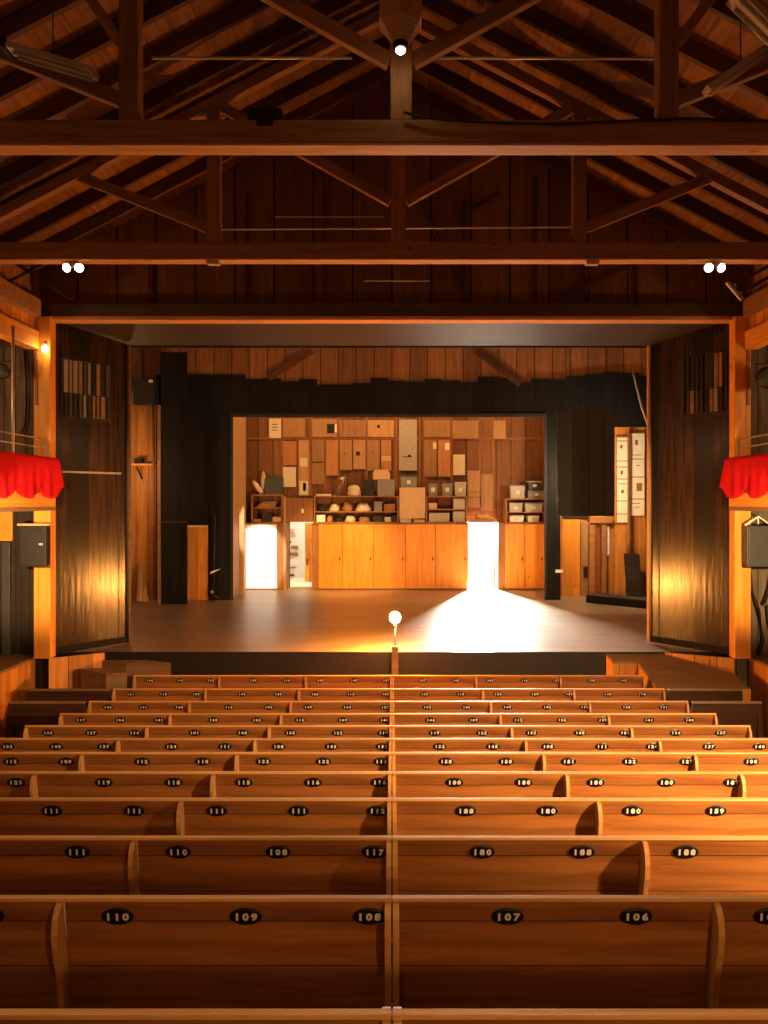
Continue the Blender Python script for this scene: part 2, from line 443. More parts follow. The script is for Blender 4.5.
# bare board wall at far stage left, left of the partition
struct('wall_stage_alcove', MB().box(-6.5, wx(156, YM), YM + .02, YM + .08, ZS, zblk - .3), 'fascia_boards', 'orange brown board wall in the narrow gap at the left of the stage', 'wall')
# room behind the passage, with white walls
br = MB()
br.box(-3.6, -3.5, YR + .1, 24, ZS, zl + .8); br.box(-1.2, -1.1, YR + .1, 24, ZS, zl + .8)
br.box(-3.6, -1.1, 24, 24.1, ZS, zl + .8); br.box(-3.6, -1.1, YR + .1, 24.1, zl + .8, zl + .9)
br.box(-3.6, -1.1, YR + .1, 24.1, ZS - .1, ZS)
struct('wall_back_room', br, 'white_plaster', 'white walls of the bright room through the narrow passage', 'wall')
# ground outside the stage door
struct('ground_outside', MB().box(-.9, 7, YR + .1, 40, ZS - .3, ZS - .02), 'pale_ground', 'pale sunlit ground outside the stage door', 'ground')

# wing walls' base boards, side wainscot, boxes ------------------------------------------------
A = {-1: ((-5.36, 11.88), (-4.52, 12.95)), 1: ((5.34, 11.88), (4.44, 13.02))}
for s, nm in ((-1, 'left'), (1, 'right')):
    if s < 0: a, b = Vector((-5.36, 11.86)), Vector((-4.66, 12.30))
    else: a, b = Vector((5.34, 11.86)), Vector((4.42, 12.30))
    n = Vector((b - a).orthogonal().normalized())
    if n.y > 0: n = -n
    n *= .04
    mb = MB().hull([(a.x, a.y, 0), (b.x, b.y, 0), (b.x + n.x, b.y + n.y, 0), (a.x + n.x, a.y + n.y, 0),
                    (a.x, a.y, ZS - .005), (b.x, b.y, ZS - .005), (b.x + n.x, b.y + n.y, ZS - .005), (a.x + n.x, a.y + n.y, ZS - .005)])
    struct('trim_fascia_' + nm, mb, 'fascia_boards', f'orange boards under the foot of the {nm} wing wall', 'fascia')
    # apron top: closes the corner between wing wall and stage
    ap = MB().prism([(a.x, a.y, ZS - .06), (b.x, b.y, ZS - .06), (b.x, 13.2, ZS - .06), (s * 6.4, 13.2, ZS - .06), (s * 6.4, 11.99, ZS - .06), (a.x, 11.99, ZS - .06)], (0, 0, .055))
    # low wainscot along the side of the hall
    xs = sorted((s * 5.62, s * 5.70))
    wn_ = struct('wall_wainscot_' + nm, MB().box(xs[0], xs[1], 7.0, 11.98, 0, ZS - .02), 'honey_boards', f'orange board wainscot along the {nm} side of the hall', 'wall')
    xs = sorted((s * 5.56, s * 6.58))
    MB().box(xs[0], xs[1], 7.0, 11.985, ZS - .018, ZS + .025).obj('ledge', 'brown_ply', wn_)
    # longitudinal plates over the boxes, with boards between
    for za, zz, x in ((2.30, 2.58, 5.39), (2.80, 3.06, 5.36)):
        xs = sorted((s * x, s * (x + .2)))
        pl = MB().box(xs[0], xs[1], YB + .01, 11.62, ZC + za, ZC + zz)
        o = struct('trim_plate_' + nm + ('_lower' if za < 2.5 else '_upper'), pl, 'honey_wood_x' if za < 2.5 else 'beam_wood',
                   f'long {"lower orange" if za < 2.5 else "upper brown"} timber plate over the {nm} box', 'timber plate', bevel=.012)
    xs = sorted((s * 5.47, s * 5.52))
    struct('wall_frieze_' + nm, MB().box(xs[0], xs[1], YB + .01, 11.70, ZC + 2.58, ZC + 2.80), 'honey_boards', f'orange boards between the plates over the {nm} box', 'wall')
    xs = sorted((s * 5.6, s * 6.59))
    struct('ceiling_box_' + nm, MB().box(xs[0], xs[1], YB + .01, 11.98, ZC + 2.42, ZC + 2.48), 'gable_boards', f'dark boards over the {nm} box', 'ceiling')
    xs = sorted((s * 5.56, s * 6.59))
    struct('wall_eave_' + nm, MB().box(min(s*5.54,s*5.6), max(s*5.54,s*5.6), YB + .01, 11.98, ZC + 2.48, roof_z(5.6) + .14), 'side_boards', f'dark boards closing the eaves on the {nm}', 'wall')

# ================================================================= ROOF TRUSSES
def truss(yf, label, n):
    r = thing('roof_truss', (0, yf + .1, ZC + 3.1), label, 'roof truss', 'roof trusses over the pews')
    y = yf + .1
    h0, h1 = ZC + 3.105, ZC + 3.31
    bar('tie_beam', (-6.4, y, (h0 + h1) / 2), (6.4, y, (h0 + h1) / 2), .19, h1 - h0, 'beam_wood', r, .014)
    bar('lit_underside', (-6.4, y, h0 - .013), (6.4, y, h0 - .013), .192, .022, 'lit_underside_wood', r, .003)  # pale strip added as the lit underside of the tie beam
    kx = .08
    bar('king_post', (kx, y, h1), (kx, y, roof_z(kx) - .16), .19, .15, 'beam_wood', r, .01, up=(0, 1, 0))
    for s, qx in ((-1, -2.30), (1, 2.42)):
        bar('queen_post', (qx, y, h1), (qx, y, roof_z(qx) - .16), .17, .15, 'beam_wood', r, .01, up=(0, 1, 0))
        # inner strut, king post up to the head of the queen post
        bar('strut', (kx + s * .1, y, ZC + 3.86), (qx - s * .02, y, ZC + 3.86 + .56 * abs(qx - s * .02 - kx - s * .1)), .09, .13, 'beam_wood', r, .008)
        # outer strut, foot of the queen post up to the rafter
        x0 = qx + s * .08; x1 = s * 4.15
        bar('strut', (x0, y, ZC + 3.52), (x1, y, ZC + 3.52 + .40 * abs(x1 - x0)), .09, .13, 'beam_wood', r, .008)
        # steep brace beside the queen post
        if n == 0:
            bar('brace', (qx + s * .08, y - .04, ZC + 4.0), (qx + s * .62, y - .04, roof_z(qx + s * .62) - .1), .06, .09, 'beam_wood', r, .006)
        # principal rafter under the common rafters
        bar('principal_rafter', (0, y, roof_z(0) - .09), (s * 5.32, y, roof_z(5.32) - .09), .12, .14, 'beam_wood', r, .01)
    return r
truss(6.60, 'nearest timber roof truss, its thick tie beam highest in the picture', 0)
truss(9.74, 'farther timber roof truss with flood lamps under its tie beam', 1)

def pipe(pts, r, label, mat='pipe_steel', name='conduit', grp=None):
    o = rod(name, pts, r, mat); return tag(o, label, 'pipe', grp)
pipe([P(152, 58, 6.88), P(352, 58, 6.88)], .013, 'thin metal conduit left of the nearest king post')
pipe([P(437, 58, 6.88), P(664, 58.5, 6.88)], .013, 'thin metal conduit right of the nearest king post')
pipe([P(218, 229.5, 10.05), P(590, 227, 10.05)], .012, 'long thin metal conduit above the farther tie beam')
pipe([P(275, 217, 11.6), P(384, 217, 11.6)], .009, 'short dim conduit high on the gable wall')
pipe([P(364, 281, 11.6), P(430, 281, 11.6)], .009, 'short thin conduit low on the gable wall under the farther beam')
# black cable lying along the nearest tie beam
pts = [P(x, y, 6.55) for x, y in ((404, 112), (420, 117), (452, 120.5), (500, 123), (560, 124), (625, 121), (690, 118.5), (768, 121), (790, 121))]
tag(rod('cable', pts, .012, 'rubber'), 'black cable sagging along the front of the nearest tie beam', 'cable')
# small junction boxes
for px, py, y, l in ((213.5, 263.6, 9.82, 'small white box under the farther tie beam, left of centre'), (592, 262, 9.82, 'small pale box under the farther tie beam, right of centre')):
    c = P(px, py, y); bx_ = thing('junction_box', (c.x, c.y, c.z), l, 'electrical box')
    MB().box(c.x - .085, c.x + .085, y - .05, y + .05, ZC + 3.045, ZC + 3.078).obj('body', 'lamp_housing', bx_, .006)
    MB().box(c.x - .075, c.x + .075, y - .042, y + .042, ZC + 3.035, ZC + 3.044).obj('cover', 'lamp_housing', bx_)
for px, l in ((252, 'small black metal box on top of the nearest tie beam, left of centre'), ):
    c = P(px + 15, 117, 6.75); bx_ = thing('terminal_box', (c.x, c.y, c.z), l, 'electrical box')
    MB().box(c.x - .15, c.x + .15, 6.62, 6.8, ZC + 3.315, ZC + 3.42).obj('body', 'rubber', bx_, .006)
    MB().box(c.x - .06, c.x + .08, 6.56, 6.598, ZC + 3.25, ZC + 3.3).obj('clip', 'rubber', bx_)

# --- hanging lantern in front of the nearest king post
yl = 6.30; c = P(400.5, 48, yl)
ln = thing('hanging_lantern', (c.x, c.y, c.z), 'tapered wooden pendant lantern with lit bulb hanging before the nearest king post', 'pendant lamp')
def ring8(w, d, z, n=6):
    return [(c.x + w * math.cos(2 * math.pi * (k + .5) / n), yl + d * math.sin(2 * math.pi * (k + .5) / n), z) for k in range(n)]
def loft(rings):
    mb = MB(); n = len(rings[0]); vs = [p for r_ in rings for p in r_]
    fs = [(i * n + k, i * n + (k + 1) % n, (i + 1) * n + (k + 1) % n, (i + 1) * n + k) for i in range(len(rings) - 1) for k in range(n)]
    fs += [tuple(range(n))[::-1], tuple(range((len(rings) - 1) * n, len(rings) * n))]
    return mb.add(vs, fs)
loft([ring8(.20, .18, wz(24, yl)), ring8(.205, .185, wz(-60, yl))]).obj('shaft', 'plywood', ln, .004)
loft([ring8(.075, .07, wz(43, yl)), ring8(.19, .17, wz(24, yl) - .004)]).obj('hood', 'plywood', ln, .003)
rod('hanger', [(c.x, yl, wz(-60, yl)), (c.x, yl, roof_z(0) - .1)], .015, 'dark_iron', ln)
MB().lathe([(.055, 0), (.062, .01), (.062, .06), (.05, .065)], (c.x, yl, wz(49, yl)), 16).obj('socket', 'rubber', ln)
b_ = MB().lathe([(.004, -.040), (.022, -.037), (.036, -.024), (.040, -.010), (.036, -.001)], (c.x, yl, wz(49, yl)), 16).obj('bulb', 'warm_bulb', ln)
for i in range(4):   # pale louvre slats on one face of the hood
    t0, t1 = i / 4, (i + .6) / 4
    zA, zB = wz(40 - 15 * t0, yl), wz(40 - 15 * t1, yl)
    rA, rB = .09 + .095 * t0, .09 + .095 * t1
    MB().hull([(c.x + .012, yl - rA * .95 - .012, zA), (c.x + rA * .82, yl - rA * .55 - .012, zA), (c.x + rA * .82, yl - rA * .55, zA), (c.x + .012, yl - rA * .95, zA),
               (c.x + .012, yl - rB * .95 - .012, zB), (c.x + rB * .82, yl - rB * .55 - .012, zB), (c.x + rB * .82, yl - rB * .55, zB), (c.x + .012, yl - rB * .95, zB)]).obj('louvre', 'pale_bin', ln)

# --- twin flood lamps under the farther tie beam
def twin_flood(px, label):
    c = P(px, 265, 9.84)
    r = thing('twin_flood_lamp', (c.x, c.y, ZC + 3.1), label, 'flood lamp', 'flood lamps on the farther truss')
    MB().box(c.x - .06, c.x + .06, 9.80, 9.88, ZC + 3.045, ZC + 3.078).obj('bracket', 'lamp_housing', r, .005)
    for s in (-1, 1):
        x = c.x + s * .062
        d = Vector((s * .25, -.85, -.45)).normalized()
        p = Vector((x, 9.84, ZC + 3.02))
        MB().tube([p - d * .03, p + d * .02, p + d * .075], [.025, .035, .058], 14).obj('lamp_can', 'lamp_housing', r)
        MB().tube([p + d * .072, p + d * .085], [.055, .05], 14).obj('lens', 'flood_glow', r)
    return r
twin_flood(75, 'pair of lit white flood lamps under the farther tie beam, left end')
twin_flood(713, 'pair of lit white flood lamps under the farther tie beam, right end')

# --- long unlit strip fixtures hung in the roof
def strip_fixture(p0, p1, label, w=.2):
    p0, p1 = Vector(p0), Vector(p1)
    r = thing('strip_light', (p0 + p1) / 2, label, 'strip light', 'unlit strip lights up in the roof')
    d = (p1 - p0).normalized()
    bar('housing', p0, p1, w, .05, 'lamp_housing', r, .004)
    for s in (-1, 1):
        side = Vector((0, 1, 0)) * s * w * .27
        o = rod('tube', [p0 + side + Vector((0, 0, -.045)) + d * .05, p1 + side + Vector((0, 0, -.045)) - d * .05], .016, 'pale_bin', r)
    bar('end_cap', p0 - d * .05, p0 - d * .005, w * 1.05, .08, 'rubber', r, .003)
    rod('hanger', [p0.lerp(p1, .5) + Vector((0, 0, .03)), Vector(((p0.x + p1.x) / 2, p0.y, roof_z((p0.x + p1.x) / 2) - .02))], .006, 'dark_iron', r, 6)
    return r
strip_fixture(P(10, 48, 6.25), P(96, 74, 6.25), 'long pale unlit strip light at the upper left, by the nearest truss', .15)
strip_fixture(P(775, 42, 6.2), P(706, 91, 6.2), 'slanting pale unlit strip light at the right, by the foot of the outer strut', .12)
strip_fixture(P(785, 46, 5.75), P(733, -6, 5.75), 'wide pale unlit strip light cut off by the top right corner', .19)

# small loose sticks and lamps near the eaves of the farther bay
tag(bar('eaves_brace', P(14, 262, 10.6), P(72, 299, 10.6), .05, .05, 'rafter_wood'), 'slender pale wooden brace leaning across the left eaves', 'wooden brace', None, 'structure')
tag(bar('eaves_brace', P(4, 284, 10.9), P(48, 262, 10.9), .04, .04, 'rafter_wood'), 'short wooden brace crossing the slender one at the left eaves', 'wooden brace', None, 'structure')
tag(bar('eaves_brace', P(742, 300, 10.9), P(727, 282, 10.9), .05, .05, 'lamp_housing'), 'short pale stick at the right end of the header beam', 'wooden brace', None, 'structure')
for i, (a, b) in enumerate((((735, 285), (775, 262)), ((741, 293), (778, 272)))):
    tag(bar('eaves_brace', P(*a, 10.7), P(*b, 10.7), .05, .05, 'rafter_wood'), ('upper', 'lower')[i] + ' of two sloping slats at the right eaves beside the flood lamps', 'wooden brace', None, 'structure')

# ================================================================= PROSCENIUM POSTS AND WING WALLS
for s, nm in ((-1, 'left'), (1, 'right')):
    if s < 0: x0, x1 = -5.49, -5.235
    else: x0, x1 = 5.25, 5.50
    p = thing('proscenium_post', ((x0 + x1) / 2, 11.85, ZS), f'tall orange timber post at the {nm} side of the stage opening', 'post', 'posts beside the stage opening')
    MB().box(x0, x1, 11.64, 11.84, ZS + .027, ZC + 2.82).obj('shaft', 'honey_wood', p, .012)
    xm = x0 + .05 if s < 0 else x1 - .05
    MB().box(xm - .02, xm + .02, 11.615, 11.638, ZC + 1.45, ZC + 2.3).obj('strap', 'cabinet_frame_wood', p, .004)
    # small bulb at the head of the post
    bx = P(45 if s < 0 else 757, 349 if s < 0 else 335, 11.5)
    lb = thing('bare_bulb', bx, f'small lit bare bulb under the timber plate at the {nm} post head', 'light bulb', 'bare bulbs by the post heads')
    MB().ball(bx, .045, 12, (1, 1, 1.2)).obj('globe', 'warm_bulb', lb)
    MB().lathe([(.028, 0), (.03, .05), (.02, .07)], (bx.x, bx.y, bx.z + .052), 12).obj('socket', 'lamp_housing', lb)

def wing(s, nm):
    a, b = Vector(A[s][0]), Vector(A[s][1])
    L = (b - a).length; ang = math.atan2(b.y - a.y, b.x - a.x)
    r = thing('wing_wall', (a.x, a.y, ZS), f'black painted board wing wall with a louvred grille, {nm} of the stage', 'wing wall', 'wing walls of the stage')
    r.rotation_euler = (0, 0, ang)
    # local: X along the wall, -Y*? towards the hall
    def put(o): o.parent = r; return o
    sg = -1 if s < 0 else 1      # which local Y side looks at the hall
    hA, hB = ZC + 2.83 - ZS, ZC + 2.655 - ZS
    t = .06
    ys = (0, t) if sg < 0 else (-t, 0)
    mb = MB().hull([(0, ys[0], .03), (L, ys[0], .03), (L, ys[1], .03), (0, ys[1], .03), (0, ys[0], hA), (L, ys[0], hB), (L, ys[1], hB), (0, ys[1], hA)])
    put(mb.obj('panel', 'worn_black'))
    f0 = ys[0] if sg < 0 else ys[1]      # hall-side face
    def fbox(x0, x1, d0, d1, z0, z1):
        q = sorted((f0 + sg * d0, f0 + sg * d1)); return MB().box(x0, x1, q[0], q[1], z0, z1)
    # louvred grille: frame and slats, two tiers
    zg0, zg1 = (ZC + 1.34 - ZS, ZC + 2.23 - ZS) if s < 0 else (ZC + 1.41 - ZS, ZC + 2.33 - ZS)
    gx0, gx1 = (.16 * L, .75 * L) if s < 0 else (.05 * L, .60 * L)
    fr = put(fbox(gx0 - .03, gx1 + .03, .002, .012, zg0 - .03, zg1 + .03).obj('grille', 'charcoal_boards'))
    n = 10
    for i in range(n):
        for tier in (0, 1):
            zz0 = zg0 + (zg1 - zg0) * (.0 if tier == 0 else .42); zz1 = zg0 + (zg1 - zg0) * (.40 if tier == 0 else 1)
            x = gx0 + (gx1 - gx0) * (i + .5) / n
            wv = random.uniform(.016, .034)
            sl = fbox(x - wv, x + wv, .014, random.uniform(.02, .05), zz0, zz1).obj('slat', random.choice(('rubber', 'dark_iron', 'grey_plastic', 'brown_ply', 'dark_boards', 'grey_case')))
            sl.parent = fr
    # edge board at the inner end, plinth and chair rail
    put(MB().box(L + .002, L + .05, ys[0] - .06, ys[1] + .06, .03, hB - .01).obj('edge_board', 'header_wood' if s < 0 else 'plywood', None, .006))
    put(fbox(0.0, L, .003, .02, .035, .14).obj('plinth', 'black_paint'))
    zr = wz(473, 12.2) - ZS
    if s < 0: put(fbox(.1, L - .12, .003, .03, zr, zr + .03).obj('rail', 'steel'))
    put(fbox(L - .16, L - .145, .002, .008, .05, hB - .1).obj('seam', 'rubber'))
    return r
wing(-1, 'left'); wing(1, 'right')

# ================================================================= BOXES WITH RED SWAGS
def box_gallery(s, nm):
    xf = s * 5.15
    r = thing('box_gallery', (xf, 10.0, ZC - .1), f'orange wooden theatre box jutting over the {nm} side of the pews', 'theatre box', 'theatre boxes at the sides')
    y0, y1 = 7.2, 11.62
    def bx(x0, x1, *a): q = sorted((x0, x1)); return MB().box(q[0], q[1], *a)
    bx(xf, xf + s * .05, y0, y1, ZC - .10, ZC + .62).obj('parapet', 'honey_wood_x', r, .008)
    bx(xf + s * .052, s * 6.58, y1 - .05, y1, ZC - .10, ZC + .62).obj('end_panel', 'honey_wood_x', r, .008)
    bx(xf + s * .0, s * 6.58, y0, y1, ZC - .16, ZC - .104).obj('floor_board', 'brown_ply', r)
    for zz in (.80, .93):
        rod('rail', [(xf + s * .12, y0, ZC + zz), (xf + s * .12, y1 - .06, ZC + zz - .01)], .012, 'pipe_steel', r)
    xp = xf + s * .12
    rod('pole', [(xp, 10.57, ZC - .1), (xp, 10.57, ZC + 2.42)], .022, 'pipe_steel', r)
    for y in (7.6, 9.2, 11.55):
        rod('rail_post', [(xp, y, ZC - .1), (xp, y, ZC + .94)], .014, 'pipe_steel', r)
    return r
box_gallery(-1, 'left'); box_gallery(1, 'right')

def swag(s, nm, label):
    """cloth hung over the parapet, scalloped along the lower edge and gathered at the end"""
    me = MB(); nu, nv = 150, 14
    y0, y1 = 7.3, 11.66
    pts = []
    sc = .70
    for i in range(nu + 1):
        u = i / nu; y = y0 + (y1 - y0) * u
        ph = ((y1 - y) / sc) % 1.0
        drop = .47 + .15 * math.sin(math.pi * ph) ** .6
        endk = max(0.0, 1 - (y1 - y) / .16)
        drop = drop * (1 - endk) + .44 * endk
        row = []
        for j in range(nv + 1):
            v = j / nv
            if v < .12:        # lap over the top of the parapet
                off = -.052 + .082 * v / .12; z = ZC + .635 + .008 * math.sin(math.pi * v / .12)
            else:
                w = (v - .12) / .88
                fold = .010 * (1 + math.sin(y * 24 + w * 2)) * w + .014 * (1 + math.sin(y * 9)) * w
                off = .03 + .02 * w ** .6 + fold + .05 * endk * w
                z = ZC + .64 - drop * w
            yy = y + (.06 * endk * (v if v > .12 else 0))
            row.append((s * (5.15 - off), yy, z))
        pts.append(row)
    vs = [p for r_ in pts for p in r_]; W = nv + 1
    fs = [(i * W + j, i * W + j + 1, (i + 1) * W + j + 1, (i + 1) * W + j) for i in range(nu) for j in range(nv)]
    me.add(vs, fs, True)
    o = me.obj('swag', 'red_cloth'); md = o.modifiers.new('Solidify', 'SOLIDIFY'); md.thickness = .006; md.offset = 0
    return tag(o, label, 'drapery', 'red swags on the theatre boxes')
swag(-1, 'left', 'bright red scalloped cloth swag hung over the left theatre box')
swag(1, 'right', 'bright red scalloped cloth swag hung over the right theatre box')

# speakers hung on the posts under the boxes
def speaker(px0, px1, py0, py1, y, mat, label, s):
    x0, x1 = wx(px0, y), wx(px1, y); z1, z0 = wz(py0, y), wz(py1, y)
    r = thing('speaker', ((x0 + x1) / 2, y + .12, z0), label, 'speaker', 'speakers under the theatre boxes')
    MB().hull([(x0, y, z0), (x1, y, z0), (x1 - .04, y + .24, z0 + .02), (x0 + .04, y + .24, z0 + .02), (x0, y, z1), (x1, y, z1), (x1 - .04, y + .24, z1), (x0 + .04, y + .24, z1)]).obj('cabinet', mat, r, .012)
    MB().box(x0 + .03, x1 - .03, y - .012, y - .002, z0 + .03, z1 - .03).obj('grille', mat, r, .006)
    xm = (x0 + x1) / 2
    MB().box(x1 - .10, x1 - .04, y - .02, y - .013, (z0 + z1) / 2 + .02, (z0 + z1) / 2 + .05).obj('badge', 'pale_bin', r)
    if s > 0:
        rod('wall_mount', [(x0 + .02, y + .1, z1 + .005), (xm, y + .1, z1 + .14), (x1 - .02, y + .1, z1 + .005)], .014, 'white_paint', r)
        rod('hook', [(xm, y + .1, z1 + .14), (xm, y + .1, z1 + .02)], .01, 'white_paint', r)
    else:
        MB().box(x0 - .04, x1 + .03, y + .02, y + .24, z1 + .003, z1 + .035).obj('wall_mount', 'cardboard', r, .004)
    return r
speaker(19, 46, 526, 567, 11.34, 'rubber', 'black box speaker mounted on the left post under the theatre box', -1)
speaker(747, 776, 526, 567, 11.34, 'grey_plastic', 'dark grey box speaker with white yoke at the right post under the theatre box', 1)
# pale board behind the left speaker
c = P(4, 540, 11.9)
tag(MB().box(-6.45, wx(12, 11.9), 11.9, 11.95, wz(541, 11.9), ZC - .165).obj('hanging_board', 'honey_wood', None, .01), 'short orange board hanging under the left theatre box beside the black speaker', 'board')
tag(MB().box(wx(1.5, 11.93), wx(10, 11.93), 11.92, 11.96, ZS + .03, wz(541, 11.93) - .02).obj('wall_board', 'grey_plastic', None, .006), 'grey vertical board below the short orange one, left of the left post', 'board')
# things in the upper recesses
def cyl_lamp(c, d, r, label):
    o = thing('stage_lamp', c, label, 'stage lamp')
    c = Vector(c); d = Vector(d).normalized()
    MB().tube([c - d * .16, c - d * .1, c + d * .1, c + d * .12], [r * .5, r * .85, r, r * 1.08], 18).obj('can', 'rubber', o)
    MB().tube([c + d * .118, c + d * .125], [r * .9, r * .88], 18).obj('lens', 'grey_plastic', o)
    rod('yoke', [c + Vector((-r * 1.1, 0, 0)), c + Vector((-r * 1.1, 0, r * 1.4)), c + Vector((r * 1.1, 0, r * 1.4)), c + Vector((r * 1.1, 0, 0))], .012, 'dark_iron', o)
    rod('stem', [c + Vector((0, 0, r * 1.4)), Vector((c.x, c.y, ZC + 2.41))], .012, 'dark_iron', o)
    return o
cyl_lamp(P(767, 378, 11.3), (-.4, -1, -.1), .15, 'round black stage lamp hanging in the right theatre box')
cyl_lamp(P(3, 372, 11.2), (.3, -1, -.1), .11, 'black stage lamp hanging in the left theatre box behind the pole')
tag(rod('hanging_cable', [P(24, 350, 11.93), P(26, 372, 11.93), P(27, 400, 11.93), P(25, 425, 11.93), P(22, 432, 11.93), P(21, 437, 11.93)], .014, 'rubber'), 'dark cable hanging down the wall of the left theatre box', 'cable')
# dry branches leaning under the right box
for i, pts in enumerate((((758, 655), (763, 640), (759, 612), (752, 590), (751, 572)), ((776, 650), (769, 622), (767, 605)), ((763, 604), (769, 588), (771, 572)))):
    tag(rod('branch', [P(x, y, 11.88) for x, y in pts], [.03, .028, .024, .016, .01][:len(pts)], 'dark_boards', n=6),
        ('long dark crooked branch leaning under the right speaker', 'dark forked branch nearest the right wainscot', 'thin dark twig just below the right speaker')[i], 'branch', 'dry branches under the right box')
    
# ================================================================= STEPS AND RAMP AT THE STAGE FRONT
def step_box(c, r_, l, py, label):
    """box standing askew so that one upright corner faces the pews; c, r_, l = corner, right and left plan points"""
    top = wz(py, c[1]); back = (l[0] + r_[0] - c[0], l[1] + r_[1] - c[1])
    zb_ = row_floor(11) + .003
    r = thing('stage_step', (c[0], c[1], zb_), label, 'step', 'wooden steps at the left of the stage')
    g = [c, r_, back, l]
    MB().prism([(x, y_, zb_) for x, y_ in g], (0, 0, top - zb_ - .035)).obj('riser', 'brown_ply', r)
    MB().prism([(x, y_, top - .033) for x, y_ in g], (0, 0, .033)).obj('tread', 'brown_ply', r, .006)
    return r
step_box((wx(126, 12.02), 12.02), (wx(171, 12.04), 12.04), (wx(101, 12.2), 12.24), 663, 'higher brown wooden step box against the left of the stage front')
step_box((wx(106, 11.45), 11.45), (wx(127, 11.55), 11.55), (wx(80, 11.75), 11.78), 674, 'lower brown wooden step box left of the front row')
# ramp at the right
ra = [(3.46, 12.28), (4.42, 12.28), (5.22, 11.60), (5.24, 11.12), (3.89, 11.12), (3.89, 12.03), (3.5, 12.03)]
def ramp_z(y): return ZS - .03 - (12.28 - y) / 1.16 * .27
rr = thing('stage_ramp', (4.3, 11.7, .04), 'brown sloping plywood ramp rising to the right of the stage', 'ramp')
zb_ = row_floor(11) + .003
mb = MB(); n = len(ra)
mb.add([(x, y, zb_) for x, y in ra] + [(x, y, ramp_z(y) - .04) for x, y in ra], [tuple(range(n))[::-1], tuple(range(n, 2 * n))] + [(i, (i + 1) % n, (i + 1) % n + n, i + n) for i in range(n)])
mb.obj('base', 'fascia_boards', rr)
mb = MB(); mb.add([(x, y, ramp_z(y) - .038) for x, y in ra] + [(x, y, ramp_z(y)) for x, y in ra], [tuple(range(n))[::-1], tuple(range(n, 2 * n))] + [(i, (i + 1) % n, (i + 1) % n + n, i + n) for i in range(n)])
mb.obj('deck', 'brown_ply', rr)
MB().box(3.93, 5.24, 11.095, 11.117, zb_ + .2, ramp_z(11.1)).obj('front_board', 'honey_wood_x', rr, .005)

# ================================================================= PEWS
FONT = {}
def plate_mesh(t):
    """oval black plate with its raised white number"""
    if t in FONT: return FONT[t]
    mb = MB(); n = 28; vs, fs = [], []
    for a, (rx, rz, d) in enumerate(((.064, .036, 0), (.064, .036, .004), (.058, .030, .007))):
        for k in range(n):
            q = 2 * math.pi * k / n; vs.append((rx * math.cos(q), -d, rz * math.sin(q)))
    for a in range(2):
        for k in range(n): fs.append((a * n + k, a * n + (k + 1) % n, (a + 1) * n + (k + 1) % n, (a + 1) * n + k))
    fs.append(tuple(range(2 * n, 3 * n))); fs.append(tuple(range(n))[::-1])
    me = mb.add(vs, fs).mesh('number_plate', 'plate_black')
    me.materials.append(MATS['digit_white'])
    bm = bmesh.new(); bm.from_mesh(me)
    for i, ch in enumerate(t):
        cu = bpy.data.curves.new('number', 'FONT'); cu.body = ch; cu.size = .048
        cu.align_x = 'CENTER'; cu.align_y = 'CENTER'; cu.offset = .0022; cu.extrude = .0012; cu.resolution_u = 2
        o = bpy.data.objects.new('number_source', cu); COL.objects.link(o)
        m2 = bpy.data.meshes.new_from_object(o.evaluated_get(bpy.context.evaluated_depsgraph_get()))
        bpy.data.objects.remove(o); bpy.data.curves.remove(cu)
        m2.transform(Matrix.Translation((.034 * (i - 1), -.0072, 0)) @ Matrix.Rotation(R(90), 4, 'X') @ Matrix.Diagonal((1.0, .85, 1, 1)))
        nf = len(bm.faces); bm.from_mesh(m2); bm.faces.ensure_lookup_table()
        for f in bm.faces[nf:]: f.material_index = 1
        bpy.data.meshes.remove(m2)
    bm.to_mesh(me); bm.free()
    FONT[t] = me
    return me
TB = .09           # how far the back leans: foot of the panel stands this much further forward
def back_y(z): return TB * (PEW_H - z) / .55
def pew_meshes(bay):
    zt, zb = PEW_H - .013, .33
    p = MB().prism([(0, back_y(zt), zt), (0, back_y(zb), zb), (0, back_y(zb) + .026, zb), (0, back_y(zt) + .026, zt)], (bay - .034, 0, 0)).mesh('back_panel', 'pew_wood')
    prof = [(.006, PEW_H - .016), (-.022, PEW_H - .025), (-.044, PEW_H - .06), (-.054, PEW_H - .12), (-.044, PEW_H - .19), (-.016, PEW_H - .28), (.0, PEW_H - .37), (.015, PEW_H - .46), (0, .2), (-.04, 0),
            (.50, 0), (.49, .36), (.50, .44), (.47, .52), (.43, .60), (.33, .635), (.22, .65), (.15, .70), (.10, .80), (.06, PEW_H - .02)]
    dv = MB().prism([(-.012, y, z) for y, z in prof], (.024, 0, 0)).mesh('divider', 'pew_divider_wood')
    return p, dv
PM = {b: pew_meshes(b) for b in (1.30, 1.27)}
RAIL = {b: MB().box(0, 3 * b, -.006, .022, PEW_H - .0125, PEW_H).mesh('top_rail', 'pew_lit_edge') for b in (1.30, 1.27)}
SEAT = {b: MB().hull([(0, .10, .40), (3 * b, .10, .40), (3 * b, .47, .425), (0, .47, .425), (0, .10, .428), (3 * b, .10, .428), (3 * b, .47, .453), (0, .47, .453)]).mesh('seat', 'pew_wood') for b in (1.30, 1.27)}
NUM = {
    (1, -1): ['108', '109', '110', '111'], (1, 1): ['107', '106', '105', '104'],
    (2, -1): ['117', '108', '110', '111'], (2, 1): ['180', '188', '188', '189'],
    (3, -1): ['112', '111', '111', '111', '111'], (3, 1): ['188', '180', '180', '159', '158'],
    (4, -1): ['116', '116', '115', '118', '119'], (4, 1): ['100', '180', '180', '180', '187'],
    (5, -1): ['113', '132', '133', '110', '112'], (5, 1): ['158', '150', '151', '132', '127'],
}
